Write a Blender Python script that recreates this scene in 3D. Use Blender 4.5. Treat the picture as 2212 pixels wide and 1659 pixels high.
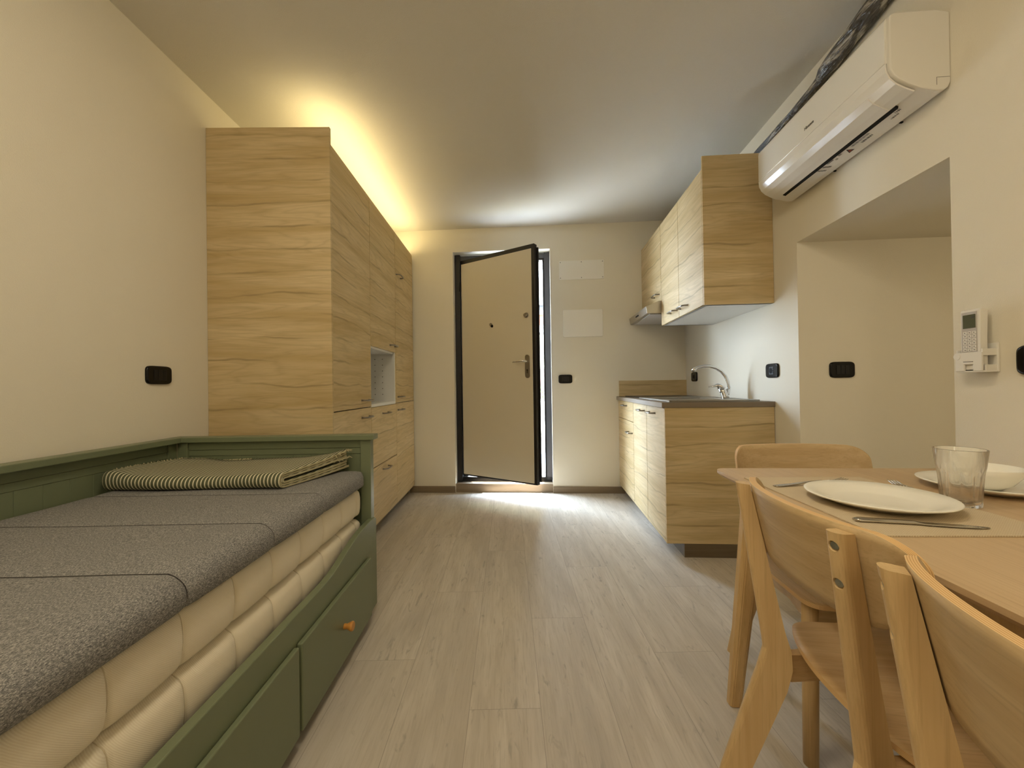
import bpy, bmesh, math, random
from mathutils import Vector, Matrix, noise
random.seed(7)
for o in list(bpy.data.objects): bpy.data.objects.remove(o)
SC = bpy.context.scene
COL = SC.collection
PI = math.pi

# ------------------------------------------------------------------ camera
def make_camera():
    f, yaw, pitch, roll, h = 868.5661, -0.011, 0.0061, -0.0145, 1.0133
    cy, sy = math.cos(yaw), math.sin(yaw)
    r = Vector((cy, sy, 0)); fw = Vector((-sy, cy, 0)); u = Vector((0, 0, 1))
    cp, sp = math.cos(pitch), math.sin(pitch)
    fw, u = fw*cp+u*sp, u*cp-fw*sp
    cr, sr = math.cos(roll), math.sin(roll)
    r, u = r*cr+u*sr, u*cr-r*sr
    cam = bpy.data.cameras.new('camera'); o = bpy.data.objects.new('camera', cam); COL.objects.link(o)
    cam.sensor_fit = 'HORIZONTAL'; cam.sensor_width = 36; cam.lens = f/2212*36
    cam.clip_start = .02; cam.clip_end = 200
    b = -fw
    o.matrix_world = Matrix(((r.x, u.x, b.x, 0), (r.y, u.y, b.y, 0), (r.z, u.z, b.z, h), (0, 0, 0, 1)))
    SC.camera = o
make_camera()

# ------------------------------------------------------------------ exposure, world, lights
SC.view_settings.view_transform = 'Standard'; SC.view_settings.look = 'None'
SC.view_settings.gamma = 1; SC.view_settings.use_curve_mapping = False
SC.view_settings.exposure = 0.0
W = bpy.data.worlds.new('sky'); SC.world = W; W.use_nodes = True
nt = W.node_tree; nt.nodes.clear()
wo = nt.nodes.new('ShaderNodeOutputWorld'); bg = nt.nodes.new('ShaderNodeBackground')
bg.inputs['Color'].default_value = (0.66, 0.82, 1.0, 1); bg.inputs['Strength'].default_value = 36.0
nt.links.new(bg.outputs[0], wo.inputs[0])

def light(name, kind, loc, energy, color, rot=(0, 0, 0), **kw):
    l = bpy.data.lights.new(name, kind); l.energy = energy; l.color = color
    for k, v in kw.items(): setattr(l, k, v)
    o = bpy.data.objects.new(name, l); COL.objects.link(o); o.location = loc; o.rotation_euler = rot
    return o
def aim(o, d): o.rotation_euler = Vector(d).to_track_quat('-Z', 'Y').to_euler()
s = light('sun', 'SUN', (2, 8, 8), 60, (1, .97, .92), angle=.009); aim(s, (-.07, -.27, -.95))
# warm LED strip lying on top of the tall cabinets, shining up at the ceiling
light('cabinet_top_strip_light', 'AREA', (-.985, 2.98, 2.305), 6.2, (1, .79, .38), rot=(PI, 0, 0), shape='RECTANGLE', size=.05, size_y=1.72)
# guessed room lamp, out of view, then two added fill lights
light('room_lamp_light', 'POINT', (-.55, -.15, 2.32), 17, (1, .87, .64), shadow_soft_size=.22)
light('overhead_fill_light', 'AREA', (-.15, .70, 2.53), 11, (1, .87, .64), shape='DISK', size=.5)  # added unseen overhead fill, lifts the cabinet fronts against their end panel
light('rear_fill_light', 'POINT', (-.2, -1.7, 2.1), 17, (1, .87, .64), shadow_soft_size=.2)  # added unseen fill from the rear, brightens the air conditioner's near end
# lamp in the low side passage, round the corner of the opening in the right-hand wall
light('passage_lamp_light', 'POINT', (2.30, .45, 1.50), 7.5, (1, .84, .56), shadow_soft_size=.12)
p = light('doorway_portal', 'AREA', (-.08, 4.05, 1.2), 1, (1, 1, 1), rot=(-PI/2, 0, -.0821), shape='RECTANGLE', size=.95, size_y=2.25)
p.data.cycles.is_portal = True

# ------------------------------------------------------------------ colour + materials
def L(r, g=None, b=None):
    if g is None: g = b = r
    f = lambda c: c/12.92 if c <= .04045 else ((c+.055)/1.055)**2.4
    return (f(r/255), f(g/255), f(b/255), 1)
class MT:
    def __init__(s, name):
        s.m = bpy.data.materials.new(name); s.m.use_nodes = True; s.t = s.m.node_tree
        s.b = s.t.nodes['Principled BSDF']
    def n(s, kind, **kw):
        nd = s.t.nodes.new(kind)
        for k, v in kw.items():
            if k[0] == '_': setattr(nd, k[1:], v)
            else: nd.inputs[k.replace('__', ' ')].default_value = v
        return nd
    def l(s, a, b): s.t.links.new(a, b)
    def coord(s, scale, kind='Object', loc=(0, 0, 0), rot=(0, 0, 0)):
        tc = s.n('ShaderNodeTexCoord'); mp = s.n('ShaderNodeMapping')
        mp.inputs['Scale'].default_value = scale; mp.inputs['Location'].default_value = loc; mp.inputs['Rotation'].default_value = rot
        s.l(tc.outputs[kind], mp.inputs[0]); return mp.outputs[0]
    def noise(s, vec, scale=5, detail=4, rough=.5, dist=0):
        nd = s.n('ShaderNodeTexNoise'); nd.inputs['Scale'].default_value = scale; nd.inputs['Detail'].default_value = detail
        nd.inputs['Roughness'].default_value = rough; nd.inputs['Distortion'].default_value = dist
        s.l(vec, nd.inputs['Vector']); return nd.outputs['Fac']
    def ramp(s, fac, stops):
        nd = s.n('ShaderNodeValToRGB'); e = nd.color_ramp.elements
        while len(e) < len(stops): e.new(.5)
        for i, (p, c) in enumerate(stops): e[i].position = p; e[i].color = c
        s.l(fac, nd.inputs[0]); return nd.outputs[0]
    def mix(s, a, b, fac, mode='MIX'):
        nd = s.n('ShaderNodeMix'); nd.data_type = 'RGBA'; nd.blend_type = mode
        for src, i in ((fac, 0), (a, 6), (b, 7)):
            if isinstance(src, (int, float)): nd.inputs[i].default_value = src
            elif isinstance(src, tuple): nd.inputs[i].default_value = src
            else: s.l(src, nd.inputs[i])
        return nd.outputs[2]
    def math(s, op, a, b=0.0, c=0.0):
        nd = s.n('ShaderNodeMath'); nd.operation = op
        for i, v in enumerate((a, b, c)):
            if isinstance(v, (int, float)): nd.inputs[i].default_value = v
            else: s.l(v, nd.inputs[i])
        return nd.outputs[0]
    def col(s, c):
        if isinstance(c, tuple): s.b.inputs['Base Color'].default_value = c
        else: s.l(c, s.b.inputs['Base Color'])
    def rough(s, r, metal=0, spec=None):
        if isinstance(r, (int, float)): s.b.inputs['Roughness'].default_value = r
        else: s.l(r, s.b.inputs['Roughness'])
        s.b.inputs['Metallic'].default_value = metal
        if spec is not None: s.b.inputs['Specular IOR Level'].default_value = spec
    def bump(s, h, strength=.3, dist=.01):
        nd = s.n('ShaderNodeBump'); nd.inputs['Strength'].default_value = strength; nd.inputs['Distance'].default_value = dist
        s.l(h, nd.inputs['Height']); s.l(nd.outputs[0], s.b.inputs['Normal'])
M = {}
def simple(name, c, r=.5, metal=0, spec=None, bump=None):
    m = MT(name); m.col(c); m.rough(r, metal, spec)
    if bump: m.bump(m.noise(m.coord((1, 1, 1)), bump[0], 3), bump[1], bump[2])
    M[name] = m.m; return m
def paint(name, c, bs=.25):
    m = MT(name); v = m.coord((1, 1, 1))
    n1 = m.noise(v, 1.3, 2); m.col(m.mix(c, tuple(x*.95 for x in c[:3])+(1,), n1))
    m.bump(m.noise(v, 330, 2), bs, .002); m.rough(.85, 0, .2); M[name] = m.m
paint('wall_paint', L(236, 229, 212))
paint('ceiling_paint', L(222, 217, 206), .6)
paint('reveal_paint', L(240, 238, 232))

def cab_wood(name, light, dark):
    m = MT(name)
    tone = m.noise(m.coord((.7, .7, 7.0)), 1.3, 4, .55, .6)
    fine = m.noise(m.coord((3.0, 3.0, 120)), 3.0, 4, .6)
    med = m.noise(m.coord((2.0, 2.0, 34)), 2.0, 4, .6, .4)
    # cathedral figure: bands of a slowly flowing field
    flow = m.noise(m.coord((.62, .62, 6.2)), 1.35, 3, .45, .45)
    d = m.math('ABSOLUTE', m.math('SUBTRACT', m.math('FRACT', m.math('MULTIPLY', flow, 11.0)), .5))
    fig = m.ramp(d, [(0.0, (1, 1, 1, 1)), (.22, (.12, .12, .12, 1)), (.5, (0, 0, 0, 1))])
    # a few strong dark veins running level
    wob = m.noise(m.coord((1.0, 1.0, 1.6), loc=(4, 2, 7)), 1.5, 4, .5)
    tc = m.n('ShaderNodeTexCoord'); sp = m.n('ShaderNodeSeparateXYZ'); m.l(tc.outputs['Object'], sp.inputs[0])
    zz = m.math('MULTIPLY_ADD', wob, .13, sp.outputs[2])
    e = m.math('ABSOLUTE', m.math('SUBTRACT', m.math('FRACT', m.math('MULTIPLY', zz, 8.6)), .5))
    vein = m.ramp(e, [(0.0, (1, 1, 1, 1)), (.02, (.7, .7, .7, 1)), (.06, (0, 0, 0, 1))])
    gate = m.ramp(m.noise(m.coord((1.5, 1.5, 4.5), loc=(9, 5, 1)), 1.8, 2), [(.40, (0, 0, 0, 1)), (.58, (1, 1, 1, 1))])
    vein = m.math('MULTIPLY', vein, gate)
    c = m.mix(light, dark, m.ramp(tone, [(.35, (0, 0, 0, 1)), (.68, (1, 1, 1, 1))]))
    c = m.mix(c, tuple(q*.74 for q in dark[:3])+(1,), m.math('MULTIPLY', m.ramp(med, [(.45, (0, 0, 0, 1)), (.75, (1, 1, 1, 1))]), .36))
    c = m.mix(c, tuple(q*.62 for q in dark[:3])+(1,), m.math('MULTIPLY', fig, .24))
    c = m.mix(c, tuple(q*.40 for q in dark[:3])+(1,), m.math('MULTIPLY', vein, .60))
    c = m.mix(c, tuple(q*.7 for q in dark[:3])+(1,), m.ramp(fine, [(.5, (0, 0, 0, 1)), (.78, (.4, .4, .4, 1))]))
    m.col(c); m.rough(.5, 0, .35); m.bump(fine, .08, .001); M[name] = m.m
cab_wood('cabinet_wood', L(216, 195, 154), L(192, 167, 118))

def light_wood(name, light, dark, axis=0, s=1.0, rough=.45):
    m = MT(name); sc = [22*s]*3; sc[axis] = 1.4*s
    a = m.noise(m.coord(tuple(sc)), 1.6, 4, .6, .25)
    sc2 = [150*s]*3; sc2[axis] = 5*s
    b = m.noise(m.coord(tuple(sc2)), 1.5, 3, .6)
    c = m.mix(light, dark, m.ramp(a, [(.35, (0, 0, 0, 1)), (.7, (.8, .8, .8, 1))]))
    c = m.mix(c, tuple(q*.72 for q in dark[:3])+(1,), m.ramp(b, [(.5, (0, 0, 0, 1)), (.75, (.4, .4, .4, 1))]))
    m.col(c); m.rough(rough, 0, .4); M[name] = m.m
light_wood('chair_wood_upright', L(216, 186, 138), L(196, 162, 112), 2)
light_wood('chair_wood_wide', L(206, 180, 138), L(186, 156, 112), 1)
light_wood('chair_wood_long', L(208, 176, 130), L(186, 150, 104), 0)
light_wood('table_leg_wood', L(216, 184, 132), L(196, 160, 106), 2)
# table veneer : broad planks of slightly different tone running along the table
m = MT('table_veneer'); tc = m.n('ShaderNodeTexCoord'); sp = m.n('ShaderNodeSeparateXYZ'); m.l(tc.outputs['Object'], sp.inputs[0])
pl = m.math('FLOOR', m.math('MULTIPLY', sp.outputs[0], 8.3)); wn = m.n('ShaderNodeTexWhiteNoise'); wn.noise_dimensions = '1D'; m.l(pl, wn.inputs['W'])
a = m.noise(m.coord((26, 1.2, 26)), 1.6, 4, .6, .3); b = m.noise(m.coord((170, 4, 170)), 1.5, 3)
c = m.mix(L(212, 186, 148), L(188, 156, 116), m.math('MULTIPLY_ADD', wn.outputs[0], .5, m.math('MULTIPLY', a, .5)))
c = m.mix(c, L(164, 130, 92), m.ramp(b, [(.5, (0, 0, 0, 1)), (.78, (.35, .35, .35, 1))]))
m.col(c); m.rough(.42, 0, .45); M['table_veneer'] = m.m
# plywood edge stripes (uses the uv across the thickness)
m = MT('plywood_edge'); uv = m.n('ShaderNodeUVMap'); sp = m.n('ShaderNodeSeparateXYZ'); m.l(uv.outputs[0], sp.inputs[0])
w = m.math('SINE', m.math('MULTIPLY', sp.outputs[0], 2*PI*4.5))
m.col(m.mix(L(205, 160, 104), L(238, 205, 152), m.math('MULTIPLY_ADD', w, .5, .5))); m.rough(.5); M['plywood_edge'] = m.m
# floor laminate
m = MT('floor_laminate'); tc = m.n('ShaderNodeTexCoord'); sp = m.n('ShaderNodeSeparateXYZ'); m.l(tc.outputs['Object'], sp.inputs[0])
fx = m.math('MULTIPLY_ADD', sp.outputs[0], 1/.225, -.09/.225); row = m.math('FLOOR', fx); fx = m.math('FRACT', fx)
fy_ = m.math('MULTIPLY_ADD', row, -.49/1.22, m.math('MULTIPLY_ADD', sp.outputs[1], 1/1.22, -1.76/1.22)); colm = m.math('FLOOR', fy_); fy_ = m.math('FRACT', fy_)
edge = lambda v, k: m.math('MULTIPLY', m.math('MINIMUM', v, m.math('SUBTRACT', 1.0, v)), k)
e = m.math('MINIMUM', edge(fx, .225), edge(fy_, 1.22)); seam = m.math('LESS_THAN', e, .0010)
cx = m.n('ShaderNodeCombineXYZ'); m.l(row, cx.inputs[0]); m.l(colm, cx.inputs[1]); wn = m.n('ShaderNodeTexWhiteNoise'); m.l(cx.outputs[0], wn.inputs['Vector'])
va = m.n('ShaderNodeVectorMath'); va.operation = 'MULTIPLY_ADD'; m.l(wn.outputs['Color'], va.inputs[0]); va.inputs[1].default_value = (7.3, 11.1, 0); m.l(tc.outputs['Object'], va.inputs[2])
def mapped(sc):
    mp = m.n('ShaderNodeMapping'); mp.inputs['Scale'].default_value = sc; m.l(va.outputs[0], mp.inputs[0]); return mp.outputs[0]
g1 = m.noise(mapped((13, 1.3, 1)), 1.3, 5, .6, .7); g2 = m.noise(mapped((95, 5, 1)), 1.5, 4, .6); g3 = m.noise(m.coord((2.2, .6, 1)), 1.2, 3)
g4 = m.noise(mapped((17, 4.5, 1)), 1.4, 3, .6, 1.6); g5 = m.noise(mapped((5, .9, 1)), 1.2, 3, .6, .8)
c = m.mix(L(216, 208, 197), L(190, 180, 167), m.ramp(g1, [(.3, (0, 0, 0, 1)), (.72, (1, 1, 1, 1))]))
c = m.mix(c, L(160, 150, 136), m.ramp(g2, [(.48, (0, 0, 0, 1)), (.75, (.55, .55, .55, 1))]))
c = m.mix(c, L(138, 132, 124), m.ramp(g4, [(.60, (0, 0, 0, 1)), (.74, (.75, .75, .75, 1))]))
c = m.mix(c, L(168, 160, 150), m.ramp(g5, [(.45, (0, 0, 0, 1)), (.75, (.6, .6, .6, 1))]))
c = m.mix(c, L(200, 192, 178), m.math('MULTIPLY', g3, .25))
c = m.mix(c, L(178, 169, 156), m.math('MULTIPLY', wn.outputs['Value'], .22))
c = m.mix(c, L(110, 101, 90), m.math('MULTIPLY', seam, .45))
m.col(c); m.rough(m.math('MULTIPLY_ADD', g2, .15, .40), 0, .35); m.bump(g2, .05, .001); M['floor_laminate'] = m.m
light_wood('skirting_wood', L(140, 124, 102), L(116, 100, 80), 0, .7, .55)
light_wood('plinth_wood', L(112, 98, 78), L(92, 78, 60), 0, .7, .55)
simple('worktop_laminate', L(126, 112, 94), .5, bump=(60, .1, .001))
simple('white_melamine', L(232, 231, 226), .5)
simple('handle_metal', L(150, 145, 138), .3, 1)
simple('steel', L(176, 170, 160), .32, 1)
simple('chrome', L(225, 225, 225), .07, 1)
simple('hob_glass', L(10, 10, 11), .3, spec=.25)
simple('black_plastic', L(8, 8, 9), .2, spec=.3)
simple('black_module', L(16, 16, 18), .35, spec=.3)
simple('dark_hole', L(6, 6, 6), .9)
simple('black_frame', L(16, 15, 17), .4)
simple('grey_frame', L(70, 70, 76), .45)
simple('door_skin', L(222, 213, 193), .42, bump=(40, .05, .001))
simple('white_plastic', L(236, 233, 226), .35)
simple('white_gloss', L(240, 238, 232), .12)
simple('print_ink', L(40, 38, 38), .6)
simple('print_grey', L(125, 122, 118), .6)
simple('print_red', L(150, 60, 40), .6)
simple('cover_plate', L(240, 236, 226), .5)
m = simple('bed_paint', L(116, 124, 97), .38, spec=.4)
simple('knob_wood', L(200, 140, 66), .4)
simple('porcelain', L(252, 249, 238), .08)
simple('screw_steel', L(176, 178, 172), .35, 1)
simple('cutlery_steel', L(190, 186, 178), .16, 1)
simple('lcd', L(84, 88, 66), .2)
simple('remote_grey', L(188, 182, 176), .45)
# grey melange fabric
m = MT('melange_fabric'); v = m.coord((1, 1, 1))
n1 = m.noise(m.coord((1.6, .55, 1.4)), 420, 3, .7); n2 = m.noise(v, 900, 2)
mm = m.math('MULTIPLY_ADD', n1, .7, m.math('MULTIPLY', n2, .3))
m.col(m.ramp(mm, [(.36, L(78, 78, 80)), (.5, L(126, 125, 124)), (.64, L(184, 180, 175))])); m.rough(.95, 0, .1); m.bump(mm, .35, .002); M['melange_fabric'] = m.m
m = MT('mattress_ticking'); v = m.coord((1, 1, 1))
wv = m.n('ShaderNodeTexWave'); wv.wave_type = 'BANDS'; wv.bands_direction = 'DIAGONAL'; wv.inputs['Scale'].default_value = 170; m.l(v, wv.inputs[0])
m.col(m.mix(L(240, 231, 210), L(231, 220, 197), wv.outputs['Fac'])); m.rough(.9, 0, .15); m.bump(wv.outputs['Fac'], .15, .0015); M['mattress_ticking'] = m.m
simple('seam_thread', L(52, 48, 46), .9)
simple('ticking_thread', L(214, 202, 176), .9)
m = MT('striped_cotton'); tc = m.n('ShaderNodeTexCoord'); sp = m.n('ShaderNodeSeparateXYZ'); m.l(tc.outputs['Object'], sp.inputs[0])
w = m.math('SINE', m.math('MULTIPLY', sp.outputs[0], 2*PI/.0135))
m.col(m.mix(L(92, 95, 74), L(210, 204, 178), m.ramp(w, [(.42, (0, 0, 0, 1)), (.55, (1, 1, 1, 1))]))); m.rough(.95, 0, .1)
m.bump(m.noise(m.coord((1, 1, 1)), 600, 2), .3, .002); M['striped_cotton'] = m.m
simple('fringe_cotton', L(176, 168, 134), .95)
# placemat weave
m = MT('mat_weave'); v = m.coord((1, 1, 1))
w1 = m.n('ShaderNodeTexWave'); w1.bands_direction = 'X'; w1.inputs['Scale'].default_value = 70; w1.inputs['Distortion'].default_value = 1.2; w1.inputs['Detail Scale'].default_value = 30; m.l(v, w1.inputs[0])
w2 = m.n('ShaderNodeTexWave'); w2.bands_direction = 'Y'; w2.inputs['Scale'].default_value = 90; w2.inputs['Distortion'].default_value = 1.2; w2.inputs['Detail Scale'].default_value = 30; m.l(v, w2.inputs[0])
h = m.math('MULTIPLY', w1.outputs['Fac'], w2.outputs['Fac'])
m.col(m.mix(L(212, 192, 160), L(240, 227, 200), h)); m.rough(.8, 0, .2); m.bump(h, .6, .002); M['mat_weave'] = m.m
m = MT('clear_glass'); m.col((1, 1, 1, 1)); m.rough(.0); m.b.inputs['Transmission Weight'].default_value = 1; m.b.inputs['IOR'].default_value = 1.42
tr = m.n('ShaderNodeBsdfTransparent'); mx = m.n('ShaderNodeMixShader'); mx.inputs[0].default_value = .22
m.l(m.b.outputs[0], mx.inputs[1]); m.l(tr.outputs[0], mx.inputs[2]); m.l(mx.outputs[0], m.t.nodes['Material Output'].inputs[0]); M['clear_glass'] = m.m
m = MT('pipe_wrap'); v = m.coord((6, 1, 6)); n1 = m.noise(v, 9, 4, .6, .5)
m.col(m.ramp(n1, [(.4, L(44, 40, 34)), (.52, L(72, 66, 56)), (.66, L(186, 178, 160))])); m.rough(.16, 0, .7); m.bump(m.noise(m.coord((12, 2, 12)), 14, 3), .8, .01); M['pipe_wrap'] = m.m
# outside
simple('render_white', L(226, 226, 222), .9, bump=(30, .3, .01))
simple('render_cream', L(214, 204, 172), .9, bump=(30, .3, .01))
simple('render_brown', L(112, 84, 78), .9)
simple('stone_grey', L(150, 148, 142), .9, bump=(12, .8, .03))
simple('slate', L(112, 118, 128), .7, bump=(9, .5, .02))
simple('gravel', L(196, 192, 184), .95, bump=(40, 1, .03))
simple('dark_stone', L(60, 60, 62), .9, bump=(16, 1, .03))
simple('leaf_green', L(92, 124, 58), .7)
simple('iron', L(58, 56, 58), .6)
simple('bird_dark', L(30, 30, 32), .8)
m = MT('terracotta_blocks'); br = m.n('ShaderNodeTexBrick'); m.l(m.coord((1, 1, 1), rot=(PI/2, 0, 0)), br.inputs['Vector'])
br.inputs['Scale'].default_value = 1; br.inputs['Brick Width'].default_value = .28; br.inputs['Row Height'].default_value = .13; br.inputs['Mortar Size'].default_value = .006
br.inputs['Color1'].default_value = L(176, 76, 50); br.inputs['Color2'].default_value = L(160, 64, 42); br.inputs['Mortar'].default_value = L(150, 110, 92)
m.col(br.outputs['Color']); m.rough(.9); M['terracotta_blocks'] = m.m

# ------------------------------------------------------------------ frames and building helpers
B = .0821                                   # the right-hand and back walls are turned by this much
KO = Vector((.9212, 2.3631, 0))
KN = Vector((math.cos(B), -math.sin(B), 0)); KD = Vector((math.sin(B), math.cos(B), 0))
def KP(a, d, z=0): return KO+KN*a+KD*d+Vector((0, 0, z))
# offset of each root inside its own frame, so that children can be written in frame coordinates
OFF = {}
def thing(name, label, cat, loc=(0, 0, 0), frame='W', group=None, kind=None):
    o = bpy.data.objects.new(name, None); COL.objects.link(o); o.empty_display_size = .05
    place(o, loc, frame)
    meta(o, label, cat, group, kind); return o
def place(o, loc, frame):
    if frame == 'K': o.location = KP(*loc); o.rotation_euler = (0, 0, -B)
    else: o.location = loc
    OFF[o.name] = Vector(loc)
def meta(o, label=None, cat=None, group=None, kind=None):
    if label: o['label'] = label
    if cat: o['category'] = cat
    if group: o['group'] = group
    if kind: o['kind'] = kind
    return o
class G:
    """collects shapes in frame coordinates, then links them as one mesh object"""
    def __init__(s): s.bm = bmesh.new(); s.uv = None
    def box(s, x0, x1, y0, y1, z0, z1, bev=0, seg=2, mi=0):
        if x1 < x0: x0, x1 = x1, x0
        if y1 < y0: y0, y1 = y1, y0
        r = bmesh.ops.create_cube(s.bm, size=1); vs = r['verts']
        for v in vs: v.co = Vector((x0+(v.co.x+.5)*(x1-x0), y0+(v.co.y+.5)*(y1-y0), z0+(v.co.z+.5)*(z1-z0)))
        es = list({e for v in vs for e in v.link_edges}); fs = list({f for v in vs for f in v.link_faces})
        for f in fs: f.material_index = mi
        if bev: bmesh.ops.bevel(s.bm, geom=es, offset=bev, segments=seg, profile=.5, affect='EDGES', clamp_overlap=True)
        return s
    def prism(s, pts, axis, t0, t1, bev=0, seg=2, mi=0):
        """pts: 2d outline; axis: extrusion axis (0,1,2); the 2d coordinates fill the other axes in order"""
        def mk(p, t):
            c = [0, 0, 0]; oth = [i for i in range(3) if i != axis]; c[oth[0]] = p[0]; c[oth[1]] = p[1]; c[axis] = t; return Vector(c)
        n = len(pts); a = [s.bm.verts.new(mk(p, t0)) for p in pts]; b = [s.bm.verts.new(mk(p, t1)) for p in pts]
        fs = [s.bm.faces.new(a), s.bm.faces.new(b)]
        for i in range(n): fs.append(s.bm.faces.new((a[i], a[(i+1) % n], b[(i+1) % n], b[i])))
        for f in fs: f.material_index = mi
        bmesh.ops.recalc_face_normals(s.bm, faces=fs)
        if bev: bmesh.ops.bevel(s.bm, geom=list({e for f in fs for e in f.edges}), offset=bev, segments=seg, profile=.5, affect='EDGES', clamp_overlap=True)
        return s
    def cyl(s, p0, p1, r0, r1=None, n=20, mi=0):
        p0, p1 = Vector(p0), Vector(p1); r1 = r0 if r1 is None else r1
        d = p1-p0; q = d.to_track_quat('Z', 'Y')
        rings = []
        for p, r in ((p0, r0), (p1, r1)):
            rings.append([s.bm.verts.new(p+q @ Vector((r*math.cos(2*PI*i/n), r*math.sin(2*PI*i/n), 0))) for i in range(n)])
        fs = [s.bm.faces.new(rings[0][::-1]), s.bm.faces.new(rings[1])]
        for i in range(n): fs.append(s.bm.faces.new((rings[0][i], rings[0][(i+1) % n], rings[1][(i+1) % n], rings[1][i])))
        for f in fs: f.material_index = mi; 
        for f in fs[2:]: f.smooth = True
        return s
    def tube(s, pts, radii, n=12, sx=1.0, mi=0):
        pts = [Vector(p) for p in pts]
        if isinstance(radii, (int, float)): radii = [radii]*len(pts)
        rings = []; up = Vector((0, 0, 1))
        for i, p in enumerate(pts):
            t = (pts[min(i+1, len(pts)-1)]-pts[max(i-1, 0)]).normalized()
            a = t.cross(up)
            if a.length < .05: a = t.cross(Vector((0, 1, 0)))
            a.normalize(); b = a.cross(t).normalized()
            rings.append([s.bm.verts.new(p+(a*math.cos(2*PI*k/n)*sx+b*math.sin(2*PI*k/n))*radii[i]) for k in range(n)])
        for i in range(len(rings)-1):
            for k in range(n):
                f = s.bm.faces.new((rings[i][k], rings[i][(k+1) % n], rings[i+1][(k+1) % n], rings[i+1][k])); f.smooth = True; f.material_index = mi
        s.bm.faces.new(rings[0][::-1]).material_index = mi; s.bm.faces.new(rings[-1]).material_index = mi
        return s
    def lathe(s, prof, c, n=48, mod=None, mi=0):
        rings = []
        for r, z in prof:
            ring = []
            for k in range(n):
                a = 2*PI*k/n; rr = r*(mod(a, r, z) if mod else 1)
                ring.append(s.bm.verts.new((c[0]+rr*math.cos(a), c[1]+rr*math.sin(a), c[2]+z)))
            rings.append(ring)
        for i in range(len(rings)-1):
            for k in range(n):
                f = s.bm.faces.new((rings[i][k], rings[i][(k+1) % n], rings[i+1][(k+1) % n], rings[i+1][k])); f.smooth = True; f.material_index = mi
        s.bm.faces.new(rings[0][::-1]); s.bm.faces.new(rings[-1])
        return s
    def grid(s, nu, nv, fn, smooth=True, mi=0):
        vs = [[s.bm.verts.new(fn(i/nu, j/nv)) for j in range(nv+1)] for i in range(nu+1)]
        for i in range(nu):
            for j in range(nv):
                f = s.bm.faces.new((vs[i][j], vs[i+1][j], vs[i+1][j+1], vs[i][j+1])); f.smooth = smooth; f.material_index = mi
        return vs
def obj(name, g, mat, parent=None, frame='W', loc=None, smooth=False, mod=None):
    bm = g.bm if isinstance(g, G) else g
    if not (isinstance(g, G) and g.uv == 'keep'): bmesh.ops.recalc_face_normals(bm, faces=bm.faces)
    me = bpy.data.meshes.new(name); off = None
    if parent is not None: off = OFF.get(parent.name)
    if parent is None and loc is None:   # top-level mesh: give it an origin at its base
        xs = [v.co.x for v in bm.verts]; ys = [v.co.y for v in bm.verts]; zs = [v.co.z for v in bm.verts]
        loc = ((min(xs)+max(xs))/2, (min(ys)+max(ys))/2, min(zs))
    if parent is None: off = Vector(loc)
    if off is not None: bmesh.ops.translate(bm, verts=bm.verts, vec=-off)
    bm.to_mesh(me); bm.free()
    for mm in (mat if isinstance(mat, (list, tuple)) else [mat]): me.materials.append(M[mm])
    if smooth:
        for p in me.polygons: p.use_smooth = True
    o = bpy.data.objects.new(name, me); COL.objects.link(o)
    if parent is not None: o.parent = parent; OFF[o.name] = off
    else: place(o, loc, frame)
    return o
def struct(name, g, mat, frame='W', parent=None):
    o = obj(name, g, mat, parent, frame)
    if parent is None: o['kind'] = 'structure'
    return o
def part(name, g, mat, parent, label=None, smooth=False):
    o = obj(name, g, mat, parent, smooth=smooth)
    if label: o['label'] = label
    return o
def bake(o, mods):
    """apply modifiers without operators"""
    for k, kw in mods:
        md = o.modifiers.new(k, k)
        for a, b in kw.items(): setattr(md, a, b)
    dg = bpy.context.evaluated_depsgraph_get()
    me = bpy.data.meshes.new_from_object(o.evaluated_get(dg)); o.modifiers.clear(); o.data = me
def tree_copy(root, loc, rotz, label):
    r = root.copy(); COL.objects.link(r); r.location = loc; r.rotation_euler = (0, 0, rotz); r['label'] = label
    for ch in root.children:
        c = ch.copy(); COL.objects.link(c); c.parent = r
        for g2 in ch.children:
            d = g2.copy(); COL.objects.link(d); d.parent = c
    return r
def rrect(x0, x1, y0, y1, r, n=6):
    pts = []
    for cx, cy, a0 in ((x1-r, y1-r, 0), (x0+r, y1-r, 90), (x0+r, y0+r, 180), (x1-r, y0+r, 270)):
        for i in range(n+1):
            a = math.radians(a0+90*i/n); pts.append((cx+r*math.cos(a), cy+r*math.sin(a)))
    return pts
def text_mesh(body, size, extrude=.0004):
    cu = bpy.data.curves.new('t', 'FONT'); cu.body = body; cu.size = size; cu.extrude = extrude; cu.align_x = 'CENTER'; cu.align_y = 'CENTER'
    o = bpy.data.objects.new('t', cu); COL.objects.link(o)
    dg = bpy.context.evaluated_depsgraph_get(); me = bpy.data.meshes.new_from_object(o.evaluated_get(dg))
    bpy.data.objects.remove(o); return me
def add_text(g, body, size, M4):
    me = text_mesh(body, size); me.transform(M4); g.bm.from_mesh(me); bpy.data.meshes.remove(me); return g

# ------------------------------------------------------------------ room shell
ZC = 2.54; XL = -1.53; YB = -2.3; AW = .62; DB = 1.4
fl = G(); fl.box(-1.9, 3.7, YB-.2, 4.2, -.1, 0)
fo = struct('floor', fl, 'floor_laminate'); 
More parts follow.
